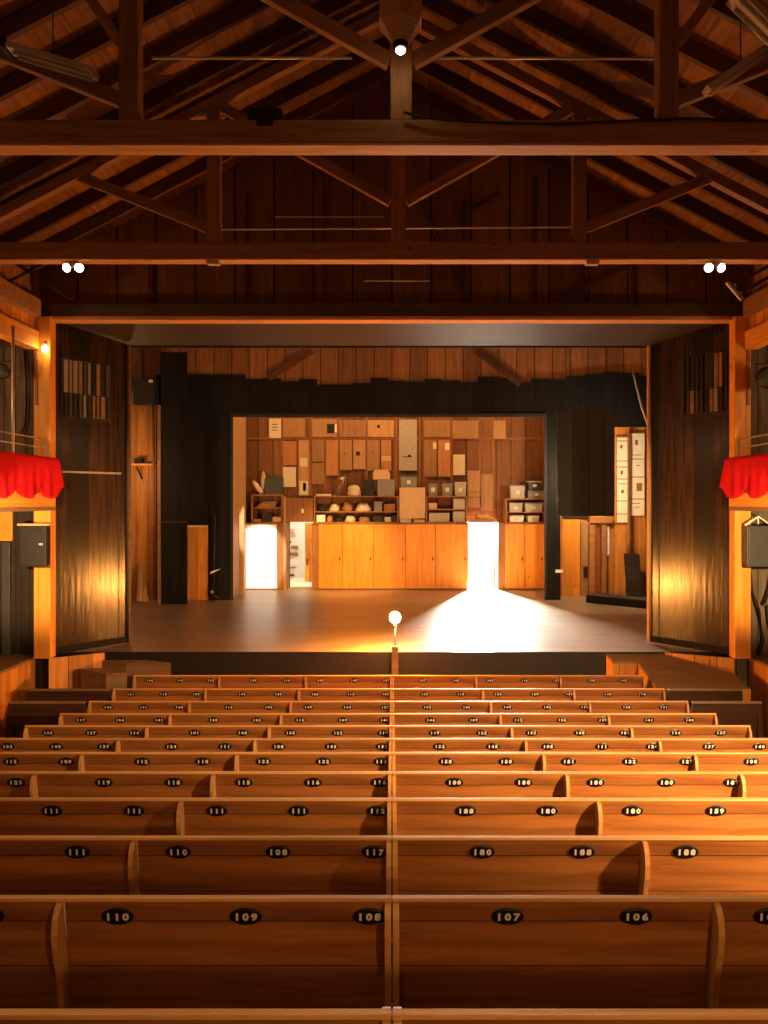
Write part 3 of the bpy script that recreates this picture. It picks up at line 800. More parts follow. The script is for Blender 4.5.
ORD = ['first', 'second', 'third', 'fourth', 'fifth', 'sixth', 'seventh', 'eighth', 'ninth', 'tenth', 'eleventh', 'twelfth']
for k in range(12):
    y, z = row_y(k), row_floor(k)
    for s in (-1, 1):
        bay = 1.30 if s < 0 else 1.27
        side = 'left' if s < 0 else 'right'
        if k == 0: lab = f'nearest wooden pew at the bottom edge of the picture, {side} half'
        elif k == 11: lab = f'front-row wooden pew before the stage, {side} half'
        else: lab = f'wooden pew in the {ORD[k - 1]} full row from the bottom, {side} of the centre joint' if k < 6 else f'wooden pew in the {ORD[11 - k]} row from the stage, {side} of the centre joint'
        xo = s * .0015
        r = thing('pew', (xo, y, z), lab, 'pew', 'rows of wooden pews')
        def child(nm, me, lx, ly=0, lz=0):
            o = link(nm, me); o.location = (lx, ly, lz); o.parent = r; return o
        pm_, dv = PM[bay]
        base = 0 if s > 0 else -3 * bay
        for i in range(3): child('back_panel', pm_, base + i * bay + .017)
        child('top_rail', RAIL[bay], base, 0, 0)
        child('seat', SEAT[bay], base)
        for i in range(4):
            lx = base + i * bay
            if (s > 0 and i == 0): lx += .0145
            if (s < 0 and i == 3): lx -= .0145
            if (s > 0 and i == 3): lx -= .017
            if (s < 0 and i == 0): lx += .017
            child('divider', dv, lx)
        if k == 0: continue
        xs = [-.09, -.575, -1.08, -1.59, -2.10, -2.74, -3.2, -3.66] if s < 0 else [.455, .96, 1.485, 2.0, 2.48, 3.02, 3.5]
        zp = PEW_H - .078
        tilt = math.atan2(TB, .55)
        for j, xx in enumerate(xs):
            lst = NUM.get((k, s))
            t = lst[j] if lst and j < len(lst) else '1%d%d' % ((k * 3 + j) % 5, (7 * k + 3 * j) % 10)
            pl = child('number_plate', plate_mesh(t), xx - xo, back_y(zp) - .0008, zp)
            pl.rotation_euler = (tilt, 0, 0)
# short dark benches beside the front rows
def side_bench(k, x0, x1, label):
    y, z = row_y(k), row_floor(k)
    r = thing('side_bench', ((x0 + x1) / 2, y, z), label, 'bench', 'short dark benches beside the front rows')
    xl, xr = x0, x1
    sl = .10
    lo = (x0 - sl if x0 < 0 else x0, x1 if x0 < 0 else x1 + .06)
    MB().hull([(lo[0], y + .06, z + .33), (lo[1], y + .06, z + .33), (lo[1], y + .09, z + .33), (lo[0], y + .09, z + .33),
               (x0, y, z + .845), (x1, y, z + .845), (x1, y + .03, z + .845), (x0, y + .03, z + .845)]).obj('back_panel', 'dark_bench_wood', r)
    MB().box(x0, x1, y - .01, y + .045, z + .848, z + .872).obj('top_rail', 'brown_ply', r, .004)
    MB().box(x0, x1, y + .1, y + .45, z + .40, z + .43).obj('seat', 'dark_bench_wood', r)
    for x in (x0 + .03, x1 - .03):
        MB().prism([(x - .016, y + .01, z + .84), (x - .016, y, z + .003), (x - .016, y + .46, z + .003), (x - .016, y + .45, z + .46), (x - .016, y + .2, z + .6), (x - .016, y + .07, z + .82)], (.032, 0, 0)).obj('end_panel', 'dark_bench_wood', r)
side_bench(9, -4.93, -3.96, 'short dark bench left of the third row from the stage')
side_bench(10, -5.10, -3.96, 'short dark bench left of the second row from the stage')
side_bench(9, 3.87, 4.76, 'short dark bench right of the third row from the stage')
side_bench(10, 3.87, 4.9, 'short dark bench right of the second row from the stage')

# ================================================================= GHOST LIGHT
yg = 12.24; gx = wx(395, yg)
gl = thing('ghost_light', (gx, yg, row_floor(11)), 'bright bare bulb on a rod and short post at the stage edge', 'ghost light')
MB().box(gx - .055, gx + .055, yg - .05, yg + .045, row_floor(11) + .002, wz(646, yg)).obj('post', 'brown_ply', gl, .008)
rod('rod', [(gx, yg, wz(646, yg)), (gx, yg, wz(626, yg))], .012, 'steel', gl)
MB().lathe([(.02, 0), (.026, .01), (.026, .05), (.02, .055)], (gx, yg, wz(627, yg)), 14).obj('socket', 'steel', gl)
MB().ball((gx, yg, wz(617.5, yg)), .088, 18, (1, 1, 1.05)).obj('bulb', 'ghost_bulb', gl)

# ================================================================= REAR CABINETS
def prect(px0, py0, px1, py1, yf, depth, mat, name, parent=None, bevel=0, z0=None):
    za = wz(py1, yf) if z0 is None else z0
    return MB().box(wx(px0, yf), wx(px1, yf), yf, yf + depth, za, wz(py0, yf)).obj(name, mat, parent, bevel)
def cabinet(px0, px1, cuts, label, doormat, framemat='cabinet_frame_wood', knob=True, ptop=523, group=None, knobside=1):
    x0, x1 = wx(px0, YC), wx(px1, YC); zt = wz(ptop, YC)
    r = thing('cabinet', ((x0 + x1) / 2, YC + .3, ZS), label, 'cabinet', group)
    body = MB(); t = .03
    body.box(x0, x1, YC + .03, YC + .6, ZS + .003, zt)
    body.obj('body', framemat, r, .004)
    MB().box(x0, x1, YC - .01, YC + .028, zt - .035, zt).obj('top_edge', framemat, r, .004)
    for a, b in zip(cuts[:-1], cuts[1:]):
        xa_, xb_ = wx(a, YC) + .008, wx(b, YC) - .008
        d = MB().box(xa_, xb_, YC, YC + .028, ZS + .04, zt - .04).obj('door', doormat, r, .004)
        if knob:
            kx = xb_ - .07 if knobside > 0 else xa_ + .07
            zc_ = ZS + .85
            MB().box(kx - .014, kx + .014, YC - .03, YC - .001, zc_ - .05, zc_ + .05).obj('handle', 'dark_iron', d, .004)
    return r
cabinet(312, 468.3, [318.5, 342.5, 373.5, 405.5, 435.5, 468], 'wide orange wooden cabinet with five tall doors under the rear shelves', 'cabinet_wood')
cabinet(498, 545, [505, 525, 544.5], 'narrow orange wooden cabinet right of the bright stage door', 'cabinet_wood')
cw = cabinet(243, 286, [244.5, 265, 277], 'white painted double-door closet at the left of the rear wall', 'white_paint', knob=False)
dk = MB().ball(P(274.5, 563, YC - .02), .025).obj('knob', 'steel', cw)

# shelves over the cabinets
def shelf_unit(px0, px1, tops, label, ybk=21.35, yf=20.9, midcut=None):
    x0, x1 = wx(px0, yf), wx(px1, yf)
    zt = wz(tops[0], yf); zb = wz(523, YC) + .004
    r = thing('shelf_unit', ((x0 + x1) / 2, yf, zb), label, 'shelf')
    MB().box(x0, x0 + .03, yf, ybk, zb, zt - .031).obj('side_panel', 'wall_shelf_wood', r, .003)
    MB().box(x1 - .03, x1, yf, ybk, zb, zt - .031).obj('side_panel', 'wall_shelf_wood', r, .003)
    MB().box(x0 - .01, x1 + .01, yf - .01, ybk, zt - .03, zt).obj('shelf_board', 'wall_shelf_wood', r, .003)
    for i, t in enumerate(tops[1:]):
        zz = wz(t, yf); xs_ = x0 + .031
        if midcut: xs_ = wx(midcut, yf)
        MB().box(xs_, x1 - .031, yf + .01, ybk, zz - .025, zz).obj('shelf_board', 'wall_shelf_wood', r, .003)
    if midcut: MB().box(wx(midcut, yf) - .03, wx(midcut, yf) - .001, yf + .01, ybk, zb, zt - .031).obj('divider', 'wall_shelf_wood', r, .003)
    MB().box(x0, x1, yf - .002, ybk, zb - .003, zb + .018).obj('shelf_board', 'wall_shelf_wood', r, .003)
    return r, zb + .019
shelf_unit(251, 282.5, [494.5, 507.5], 'small wooden shelf unit on top of the white closet')
shelf_unit(314, 398.5, [496, 511.5], 'long wooden shelf unit full of props above the five-door cabinet')
shelf_unit(426, 467, [496, 509], 'short wooden shelf unit with grey bins above the right end of the five-door cabinet')
shelf_unit(506, 545, [498.5, 512], 'wooden shelf unit of plastic bins on the narrow right cabinet')

def sh(py, yf=20.9): return wz(py, yf) + .001
YF = 20.93
SHELF0 = wz(523, YC) + .004 + .0195
def carton(px0, py0, px1, z0, mat, label, name='carton', cat='box', yf=YF, depth=.32, group=None, flap=None, lid=None):
    x0, x1 = wx(px0, yf), wx(px1, yf); z1 = wz(py0, yf)
    r = thing(name, ((x0 + x1) / 2, yf + depth / 2, z0), label, cat, group)
    hh = z1 - z0
    if lid:
        MB().hull([(x0 + .012, yf + .01, z0), (x1 - .012, yf + .01, z0), (x1 - .012, yf + depth - .01, z0), (x0 + .012, yf + depth - .01, z0),
                   (x0, yf, z1 - .035), (x1, yf, z1 - .035), (x1, yf + depth, z1 - .035), (x0, yf + depth, z1 - .035)]).obj('tub', mat, r, .006)
        MB().box(x0 - .01, x1 + .01, yf - .012, yf + depth + .01, z1 - .034, z1).obj('lid', lid, r, .006)
        MB().box((x0 + x1) / 2 - .05, (x0 + x1) / 2 + .05, yf - .006, yf + .004, z0 + hh * .3, z0 + hh * .6).obj('tag', 'paper', r)
    else:
        MB().box(x0, x1, yf, yf + depth, z0, z1 - .006).obj('body', mat, r, .006)
        MB().box(x0, x1, yf, yf + depth, z1 - .0055, z1).obj('lid', mat, r)
        if flap:
            MB().hull([(x0 - .02, yf - .005, z1 + .001), (x1, yf - .005, z1 + .001), (x1 - .03, yf + .02, z1 + .001), (x0, yf + .02, z1 + .001),
                       (x0 + .05, yf - .01, z1 + .12), (x1 - .06, yf - .01, z1 + .12), (x1 - .07, yf, z1 + .12), (x0 + .06, yf, z1 + .12)]).obj('flap', mat, r)
    return r
# on the small unit at the left
zt = sh(494.5)
carton(265, 477.5, 282, zt, 'grey_plastic', 'black case with a pale label on the small left shelf unit', 'equipment_case', 'case')
for i, (a, b, rr_) in enumerate((((262, 494), (253.5, 482), .075), ((263, 488), (263.5, 473), .07))):
    pa, pb = P(*a, YF + .05 + .17 * i), P(*b, YF + .05 + .17 * i); pa.z = zt + .035
    d = (pb - pa)
    o = MB().tube([pa - d * .02, pa, pa + d * .3, pa + d * .7, pb, pb + d * .12], [.015, .05, rr_ * .95, rr_, rr_ * .6, .01], 14).obj('bolster', 'pale_cloth')
    tag(o, ('pale rounded bundle leaning to the left beside the black case', 'pale rounded bundle standing upright beside the black case')[i], 'bundle', 'pale bundles on the left shelf unit')
tag(MB().hull([(wx(255, YF), YF + .02, sh(507.5)), (wx(275, YF), YF + .02, sh(507.5)), (wx(275, YF), YF + .3, sh(507.5)), (wx(255, YF), YF + .3, sh(507.5)),
               (wx(262, YF), YF + .05, sh(507.5) + .16), (wx(277, YF), YF + .05, sh(507.5) + .18), (wx(277, YF), YF + .3, sh(507.5) + .18), (wx(262, YF), YF + .3, sh(507.5) + .16)]).obj('folded_cloth', 'brown_cloth', None, .02),
    'brown folded cloth on the upper level of the small left shelf unit', 'cloth')
carton(262, 513, 272, SHELF0, 'rubber', 'small black box on the lower level of the small left shelf unit', 'small_box')
carton(272.5, 517, 281, SHELF0, 'cardboard', 'small tan box at the right of the small left shelf unit', 'small_box')
carton(253.5, 519, 261, SHELF0, 'plywood', 'flat pale box at the left of the small left shelf unit', 'small_box')
# on the long unit
zt = sh(496)
carton(364, 480, 374, zt, 'rubber', 'black crate with a pale disc on the long shelf unit', 'crate', 'crate')
carton(377.5, 479.5, 394.5, zt, 'grey_case', 'grey equipment case on the long shelf unit', 'equipment_case', 'case')
carton(373, 474, 390, wz(479.5, YF) + .002, 'cardboard', 'small open cardboard carton lying on the grey case', 'carton', 'box', flap=True)
tag(MB().box(wx(316, YF), wx(331, YF), YF, YF + .25, zt, zt + .055).obj('plank', 'paper', None, .006), 'pale short plank lying on the left of the long shelf unit', 'plank')
dlp = thing('desk_lamp', P(336, 496, YF + .1), 'small grey jointed desk lamp on the long shelf unit', 'lamp')
b0 = P(335, 495, YF + .1); b0.z = zt
MB().lathe([(.07, 0), (.07, .015), (.02, .03)], (b0.x, b0.y, b0.z), 16).obj('base', 'steel', dlp)
rod('arm', [(b0.x, b0.y, b0.z + .03), P(345.5, 477, YF + .1)], .018, 'steel', dlp)
hd = P(345.5, 477, YF + .1)
MB().tube([hd + Vector((.02, 0, .0)), hd + Vector((-.1, -.02, -.04)), hd + Vector((-.17, -.03, -.09))], [.02, .045, .075], 12).obj('shade', 'steel', dlp)
def heap(px0, px1, py, z0, mat, label, yf=YF, seed=0, name='cloth_bundle'):
    rnd = random.Random(seed); x0, x1 = wx(px0, yf), wx(px1, yf); h = wz(py, yf) - z0
    n, mrow = 14, 9; vs, fs = [], []
    cx_, cy_ = (x0 + x1) / 2, yf + .16
    for j in range(mrow):
        v = j / (mrow - 1); z = z0 + h * math.sin(v * math.pi / 2)
        rr = math.cos(v * math.pi / 2) ** .45 if j < mrow - 1 else .05
        for k in range(n):
            a = 2 * math.pi * k / n; q = 1 - rnd.uniform(0, .30)
            vs.append((cx_ + math.cos(a) * (x1 - x0) / 2 * rr * q, cy_ + math.sin(a) * .15 * rr * q, z - (rnd.uniform(0, .35) * h * v if 0 < j else 0)))
    for j in range(mrow - 1):
        for k in range(n): fs.append((j * n + k, j * n + (k + 1) % n, (j + 1) * n + (k + 1) % n, (j + 1) * n + k))
    fs.append(tuple(range(n))[::-1]); fs.append(tuple(range((mrow - 1) * n, mrow * n)))
    o = MB().add(vs, fs, True).obj(name, mat)
    return tag(o, label, 'cloth bundle', 'cloth bundles among the props')
heap(346, 362, 484, zt, 'pale_cloth', 'pale rumpled cloth heap beside the desk lamp', seed=1)
ZT2 = sh(511.5)
plain('ochre_cloth', (.42, .21, .07), .9, var=.3)
for (a_, b_, t_, z_, m_, l_) in (
        (328, 340, 503, ZT2, 'pale_cloth', 'pale cloth bundle on the upper level of the long shelf unit, toward the left'),
        (341, 353, 502, ZT2, 'brown_cloth', 'brown cloth bundle on the upper level of the long shelf unit'),
        (354, 372, 502.5, ZT2, 'pale_cloth', 'wide pale cloth bundle on the upper level of the long shelf unit'),
        (316.5, 326.5, 505, ZT2, 'dark_cloth', 'black cloth bundle at the far left of the upper level of the long shelf unit'),
        (325.5, 333, 515, SHELF0, 'ochre_cloth', 'small ochre cloth bundle on the lower level of the long shelf unit'),
        (334, 343, 516.5, SHELF0, 'dark_cloth', 'black cloth bundle on the lower level, left of the pale heap'),
        (344, 356, 515.5, SHELF0, 'pale_cloth', 'pale cloth heap in the middle of the lower level of the long shelf unit'),
        (357, 371, 516, SHELF0, 'brown_cloth', 'brown cloth heap on the lower level of the long shelf unit')):
    heap(a_, b_, t_, z_, m_, l_, seed=int(a_))
carton(316.5, 515, 325, SHELF0, 'white_paint', 'small white box at the far left of the lower level of the long shelf unit', 'small_box')
carton(374, 501.5, 382, ZT2, 'grey_case', 'small grey box on the upper level of the long shelf unit', 'small_box')
carton(384, 504, 395, ZT2, 'cabinet_frame_wood', 'dark brown box at the right of the upper level of the long shelf unit', 'small_box')
carton(373, 516, 383, SHELF0, 'rubber', 'black box on the lower level of the long shelf unit', 'small_box')
carton(384.5, 517, 391, SHELF0, 'pale_bin', 'pale box on the lower level of the long shelf unit', 'small_box')
carton(392, 515.5, 396.5, SHELF0, 'rubber', 'slim black box in the right corner of the long shelf unit', 'small_box')
# between the units: large carton standing on two small ones
zc0 = wz(523, YC) + .004
carton(400, 518.6, 411.5, zc0, 'pale_bin', 'small grey box under the left of the large carton', 'small_box')
carton(413.5, 519.4, 425, zc0, 'cardboard', 'small tan box under the right of the large carton', 'small_box')
carton(399.5, 487.5, 425.3, wz(518.6, YF) + .002, 'cardboard', 'large plain cardboard carton in the middle of the rear shelves', 'carton', yf=YF - .02)
carton(400.5, 475.5, 417, wz(487.5, YF - .02) + .002, 'grey_case', 'grey box on top of the large carton', 'storage_bin', 'bin', yf=YF + .02, lid='grey_plastic')
# on the short unit
zt = sh(496)
G = 'grey bins on the short shelf unit'
carton(428.5, 482, 437.5, zt, 'grey_case', 'grey bin at the left on top of the short shelf unit', 'storage_bin', 'bin', group=G, lid='grey_plastic')
carton(442, 482, 452.6, zt, 'grey_case', 'grey bin in the middle on top of the short shelf unit', 'storage_bin', 'bin', group=G, lid='grey_plastic')
carton(454.6, 482, 466.2, zt, 'pale_bin', 'pale bin at the right on top of the short shelf unit', 'storage_bin', 'bin', group=G, lid='pale_bin')
carton(453.5, 498.6, 465, sh(509), 'pale_bin', 'pale bin on the upper right level of the short shelf unit', 'storage_bin', 'bin', group=G)
carton(428.5, 503, 437, sh(509), 'cardboard', 'low tan box on the upper left level of the short shelf unit', 'small_box')
carton(429, 513, 449.5, SHELF0, 'pale_bin', 'wide pale bin on the lower level of the short shelf unit', 'storage_bin', 'bin', group=G)
carton(453, 511.5, 465, SHELF0, 'pale_bin', 'pale bin on the lower right level of the short shelf unit', 'storage_bin', 'bin', group=G)
# right unit
zt = sh(498.5); G = 'plastic bins on the right shelf unit'
carton(510.5, 485, 525, zt, 'pale_bin', 'pale plastic bin at the left on top of the right shelf unit', 'storage_bin', 'bin', group=G, lid='grey_case')
carton(528, 489.5, 545, zt, 'grey_case', 'grey bin at the right on top of the right shelf unit', 'storage_bin', 'bin', group=G, lid='grey_plastic')
carton(528.5, 481, 541, wz(489.5, YF) + .002, 'grey_plastic', 'dark bin stacked topmost on the right shelf unit', 'storage_bin', 'bin', group=G, lid='pale_bin')
carton(509.5, 503, 522.5, sh(512), 'pale_bin', 'pale plastic bin on the upper left level of the right shelf unit', 'storage_bin', 'bin', group=G, lid='pale_bin')
carton(525, 502.5, 542.5, sh(512), 'pale_bin', 'wide pale bin on the upper right level of the right shelf unit', 'storage_bin', 'bin', group=G, lid='grey_case')
carton(509.5, 515.3, 524, SHELF0, 'white_paint', 'white bin on the lower left level of the right shelf unit', 'storage_bin', 'bin', group=G, lid='pale_bin')
carton(528, 515.8, 539, SHELF0, 'white_paint', 'white bin on the lower right level of the right shelf unit', 'storage_bin', 'bin', group=G, lid='white_paint')

# boards and papers fixed to the rear wall
YP = YR - .062
def sheet(px0, py0, px1, py1, mat, label, name='mounted_board', cat='board', group='boards fixed to the rear wall', marks=()):
    o = MB().box(wx(px0, YP), wx(px1, YP), YP, YP + .018, wz(py1, YP), wz(py0, YP)).obj(name, mat, None, .003)
    tag(o, label, cat, group)
    for (a, b, c_, d_, mm) in marks:
        MB().box(wx(a, YP), wx(c_, YP), YP - .008, YP - .001, wz(d_, YP), wz(b, YP)).obj('patch', mm, o)
    return o
sheet(269, 418.5, 281, 438, 'paper', 'white paper sheet at the top left of the rear wall', 'mounted_paper', 'paper', marks=((272, 424, 278, 424.7, 'rubber'), (272, 427, 278, 427.6, 'rubber'), (272, 430, 277, 430.6, 'rubber')))
sheet(283, 418.5, 305, 437, 'plywood', 'tan board in the top row right of the white paper sheet')
sheet(283, 467, 296, 487, 'paper', 'square pale paper above the narrow passage', 'mounted_paper', 'paper')
sheet(283, 441, 296.5, 465, 'red_plywood', 'reddish board above the square pale paper')
sheet(298.5, 440, 309, 496, 'plywood', 'tall narrow board with three pale pictures above the narrow passage', marks=((300, 458, 307.5, 466.5, 'paper'), (299.5, 481, 308, 495, 'paper'), (303, 483, 306, 491, 'cabinet_frame_wood')))
sheet(311.7, 419, 337, 437, 'plywood', 'tan board with a dark square in the top row', marks=((327, 424, 334.5, 433.3, 'rubber'), (334.8, 424.5, 336.8, 432.5, 'white_paint')))
sheet(339.3, 420, 365.8, 437, 'plywood', 'tan board with dark streaks in the top row', marks=((342.6, 420.5, 343.8, 432, 'cabinet_frame_wood'), (348, 421, 349, 431, 'cabinet_frame_wood'), (353, 420.5, 354, 433, 'cabinet_frame_wood'), (360, 421, 360.8, 430, 'cabinet_frame_wood')))
sheet(367.6, 420, 394, 437, 'plywood', 'tan board with one dark spot in the top row, left of the grey panel', marks=((377, 424.8, 380, 428, 'rubber'),))
sheet(311.8, 440, 324, 461.5, 'plywood', 'tan board under the one with the dark square, left of the reddish board')
sheet(311.8, 463, 324, 484, 'plywood', 'tan board just above the left end of the long shelf unit')
sheet(326, 440, 338, 475.5, 'red_plywood', 'tall reddish board above the desk lamp')
sheet(340, 440, 352, 470, 'plywood', 'tan board with a small dark spot, first right of the reddish board', marks=((343.5, 452, 346, 455, 'cabinet_frame_wood'),))
sheet(353, 440, 365.5, 469, 'plywood', 'tan board with a larger dark spot, second right of the reddish board', marks=((356, 451.5, 360, 455.5, 'rubber'),))
sheet(367.2, 440, 379.8, 470.5, 'plywood', 'tan board above the small open carton', marks=((371, 451.5, 373, 453.5, 'cabinet_frame_wood'),))
sheet(381.2, 440, 391.3, 470.5, 'red_plywood', 'narrow orange brown board left of the tall grey panel', marks=((381.6, 456, 391, 461, 'cardboard'),))
sheet(399, 419.5, 417, 470.5, 'pale_bin', 'tall pale grey panel with a small dark mark, above the large carton', 'mounted_board', 'panel', marks=((402.5, 456.5, 412, 457.1, 'rubber'), (408, 454.8, 411, 457, 'rubber')))
sheet(424, 420, 450.3, 437, 'plywood', 'tan double board in the top row right of the tall grey panel', marks=((437, 425, 437.6, 436.5, 'cabinet_frame_wood'),))
sheet(424, 440, 436.8, 476.5, 'plywood', 'tan board with a bright corner, left of a pair above the short shelf unit', marks=((433, 442.5, 436.5, 449, 'paper'),))
sheet(438.2, 440, 450.3, 476.5, 'red_plywood', 'reddish board with a bright corner, right of a pair above the short shelf unit', marks=((445, 443, 449.5, 450, 'white_paint'),))
sheet(452.5, 420.5, 478.6, 438.5, 'plywood', 'wide pale streaked board in the top row above the stage door')
sheet(453.2, 454.5, 465, 475, 'paper', 'small pale board with a dark border above the pale bin', 'mounted_paper', 'paper')
sheet(467.6, 470.5, 479.8, 507.5, 'plywood', 'tall tan board, left of a pair above the bright stage door', marks=((467.8, 491.5, 479.6, 492.2, 'cabinet_frame_wood'), (467.8, 497, 479.6, 497.6, 'cabinet_frame_wood')))
sheet(481.2, 474, 493, 511, 'plywood', 'tall tan board, right of a pair above the bright stage door')
sheet(493.6, 420.5, 505.6, 438.6, 'plywood', 'pale square board near the top right of the rear wall')
# dark header over the passage, and the heap over the stage door
tag(MB().box(wx(285.5, 20.86), wx(313, 20.86), 20.86, 20.9, wz(522, 20.86), wz(498, 20.86)).obj('header_board', 'cabinet_frame_wood', None, .004), 'dark brown board over the narrow passage', 'board')
tag(MB().box(wx(301.5, 20.84), wx(303.5, 20.84), 20.845, 20.858, wz(513, 20.84), wz(509, 20.84)).obj('switch', 'white_paint', None, .003), 'small white switch on the dark board over the passage', 'switch')
hb = thing('door_hood', P(482, 522, 20.86), 'rough wooden lintel with cloth heaped over the bright stage door', 'lintel')
MB().box(DB0 + .01, DB1 - .01, YC + .05, YC + .45, zl + .003, zl + .10).obj('board', 'wall_shelf_wood', hb, .006)
MB().box(wx(477, YC), wx(489, YC), YC + .07, YC + .4, zl + .102, zl + .22).obj('bundle', 'cardboard', hb, .03)
# tall plain board at the left side of the opening, and its bright leaning plank
tag(MB().hull([(wx(233, 19.2), 19.2, ZS + .003), (wx(246, 20.7), 20.70, ZS + .003), (wx(246, 20.7) - .06, 20.74, ZS + .003), (wx(233, 19.2) - .06, 19.24, ZS + .003),
               (wx(233, 19.2), 19.2, wz(410, 19.2)), (wx(246, 20.7), 20.70, wz(410, 20.7)), (wx(246, 20.7) - .06, 20.74, wz(410, 20.7)), (wx(233, 19.2) - .06, 19.24, wz(410, 19.2))]).obj('tall_flat', 'plywood', None, .004), 'tall plain tan flat set edgeways at the left of the rear opening', 'scenery flat')
tag(bar('plank', P(241.5, 596, 19.45), P(241.8, 506, 19.45), .12, .04, 'plywood', None, .006, up=(0, 1, 0)), 'narrow pale upright plank left of the white closet', 'plank')
# jambs beside the rear doorways
MBj = MB().box(wx(283.3, YC), wx(286.3, YC), YC - .03, YC - .003, ZS + .003, wz(497, YC)).obj('jamb', 'plywood', None, .004)
tag(MBj, 'pale upright post between the white closet and the narrow passage', 'post')
# bright room beyond the passage: orange door and hanging things
dr = thing('door_back_room', (wx(309, 23.2), 23.2, ZS), 'orange door standing open in the bright room beyond the passage', 'door')
MB().box(wx(305, 22.8), wx(313, 22.8), 22.8, 22.84, ZS + .003, wz(523, 22.8)).obj('leaf', 'cabinet_wood', dr, .004)
MB().box(wx(306.5, 22.76), wx(307.8, 22.76), 22.765, 22.795, wz(565, 22.76), wz(559, 22.76)).obj('handle', 'dark_iron', dr)
for i, (a, b, c_, d_, mm, l) in enumerate(((290, 529, 294, 532.5, 'cardboard', 'small tan picture, uppermost on the bright room wall'), (290.5, 533.5, 295, 537, 'cardboard', 'tan picture, second on the bright room wall'),
        (288, 541, 291, 543, 'dark_iron', 'small dark hook on the bright room wall'), (291, 546, 298, 549, 'brown_cloth', 'brown narrow shelf, third on the bright room wall'),
        (289, 552.5, 298, 556, 'cabinet_frame_wood', 'dark brown narrow shelf, middle of the bright room wall'), (288, 567, 296, 568.3, 'grey_case', 'thin grey shelf low on the bright room wall'),
        (288, 574.3, 294, 576, 'dark_iron', 'dark low shelf near the floor of the bright room'))):
    o = MB().box(wx(a, 23.93), wx(c_, 23.93), 23.93, 23.995, wz(d_, 23.93), wz(b, 23.93)).obj(('wall_picture', 'wall_picture', 'hook', 'wall_shelf', 'wall_shelf', 'wall_shelf', 'wall_shelf')[i], mm, None, .003)
    tag(o, l, ('picture', 'picture', 'hook', 'shelf', 'shelf', 'shelf', 'shelf')[i])

# ================================================================= STAGE LEFT AND RIGHT CORNERS
# tall black flats at the left
yf = 17.9
fl = thing('scenery_flat', (wx(170, yf), yf, ZS), 'tall black scenery flat standing at the left of the stage', 'scenery flat')
MB().box(wx(161, yf), wx(187, yf), yf, yf + .05, ZS + .003, wz(352, yf)).obj('panel', 'black_boards', fl, .004)
MB().box(wx(161, yf), wx(187, yf), yf - .02, yf - .002, wz(523, yf), wz(521, yf)).obj('rail', 'charcoal_boards', fl)
MB().box(wx(157.5, yf), wx(160.8, yf), yf - .02, yf + .05, ZS + .003, wz(405, yf)).obj('edge_board', 'brown_ply', fl, .004)
bb = thing('hanging_box', P(143, 405, 18.2), 'black box hung high in the narrow gap at the left of the stage', 'box')
MB().box(wx(133, 18.2), wx(155, 18.2), 18.2, 18.5, wz(404, 18.2), wz(378, 18.2)).obj('body', 'charcoal_boards', bb, .01)
MB().box(wx(148.5, 18.17), wx(152.5, 18.17), 18.175, 18.198, wz(382.5, 18.17), wz(379.5, 18.17)).obj('lamp', 'white_paint', bb)
rod('hanger', [P(144, 378, 18.35), P(144, 340, 18.35)], .012, 'dark_iron', bb)
sf = thing('wall_shelf', P(143, 464, 18.5), 'short orange shelf in the narrow gap at the left of the stage', 'shelf')
MB().box(wx(131, 18.45), wx(154, 18.45), 18.45, 18.715, wz(465.5, 18.45), wz(463.5, 18.45)).obj('board', 'cabinet_wood', sf, .004)
bar('bracket', P(142, 479, 18.7), P(137, 467, 18.5), .03, .03, 'dark_iron', sf, .002)
carton(134, 458, 142, wz(463.5, 18.45) + .002, 'dark_cloth', 'small dark box on the short orange shelf at the left', 'small_box', yf=18.48, depth=.2)
tag(rod('pole', [P(154.5, 598, 18.3), P(153.5, 400, 18.55)], .03, 'wall_shelf_wood'), 'thin wooden pole leaning in the narrow gap at the left of the stage', 'pole')
o = MB()
for i in range(5):
    x = 137 + i * 2.2
tg = thing('board_bundle', P(143, 603, 17.9), 'leaning bundle of pale rough boards at the foot of the left gap', 'boards')
for i in range(5):
    b = bar('board', P(137.5 + i * 2.6, 602, 17.95 + .03 * i), P(141 + i * .9, 562 + 5 * i, 18.5 + .01 * i), .06, .03, 'plywood' if i % 2 else 'brown_ply', tg, .003)
    b['label'] = 'rough board'
# black lamp stand and cable by the left partition
lt = thing('lamp_stand', P(214, 600, 18.3), 'thin dark stand with a pale clip against the black partition at the left', 'stand')
rod('pole', [(wx(213.5, 18.4), 18.4, ZS + .004), P(215, 515, 18.4)], .02, 'dark_iron', lt)
rod('foot', [P(209, 598, 18.3), P(213.5, 595, 18.4), P(219, 598, 18.3)], .02, 'dark_iron', lt)
MB().hull([tuple(P(210, 574, 18.36)), tuple(P(215, 572, 18.36)), tuple(P(215, 572, 18.4)), tuple(P(210, 574, 18.4)), tuple(P(211, 571.5, 18.36)), tuple(P(221, 568.5, 18.36)), tuple(P(221, 568.5, 18.4)), tuple(P(211, 571.5, 18.4))]).obj('clip', 'white_paint', lt)
MB().ball(P(212, 592, 18.33), .04).obj('knob', 'cardboard', lt)
# plywood seen through the small door of the left partition
dd = thing('door_partition', (wx(197, 18.66), 18.68, ZS), 'orange brown plywood door in the black partition at the left', 'door')
MB().box(dl0 + .015, dl1 - .015, YM + .012, YM + .045, ZS + .004, dzt - .06).obj('leaf', 'fascia_boards', dd, .004)
MB().box(dl0 + .015, dl1 - .015, YM - .012, YM + .03, dzt - .055, dzt - .01).obj('head', 'pale_cloth', dd, .004)

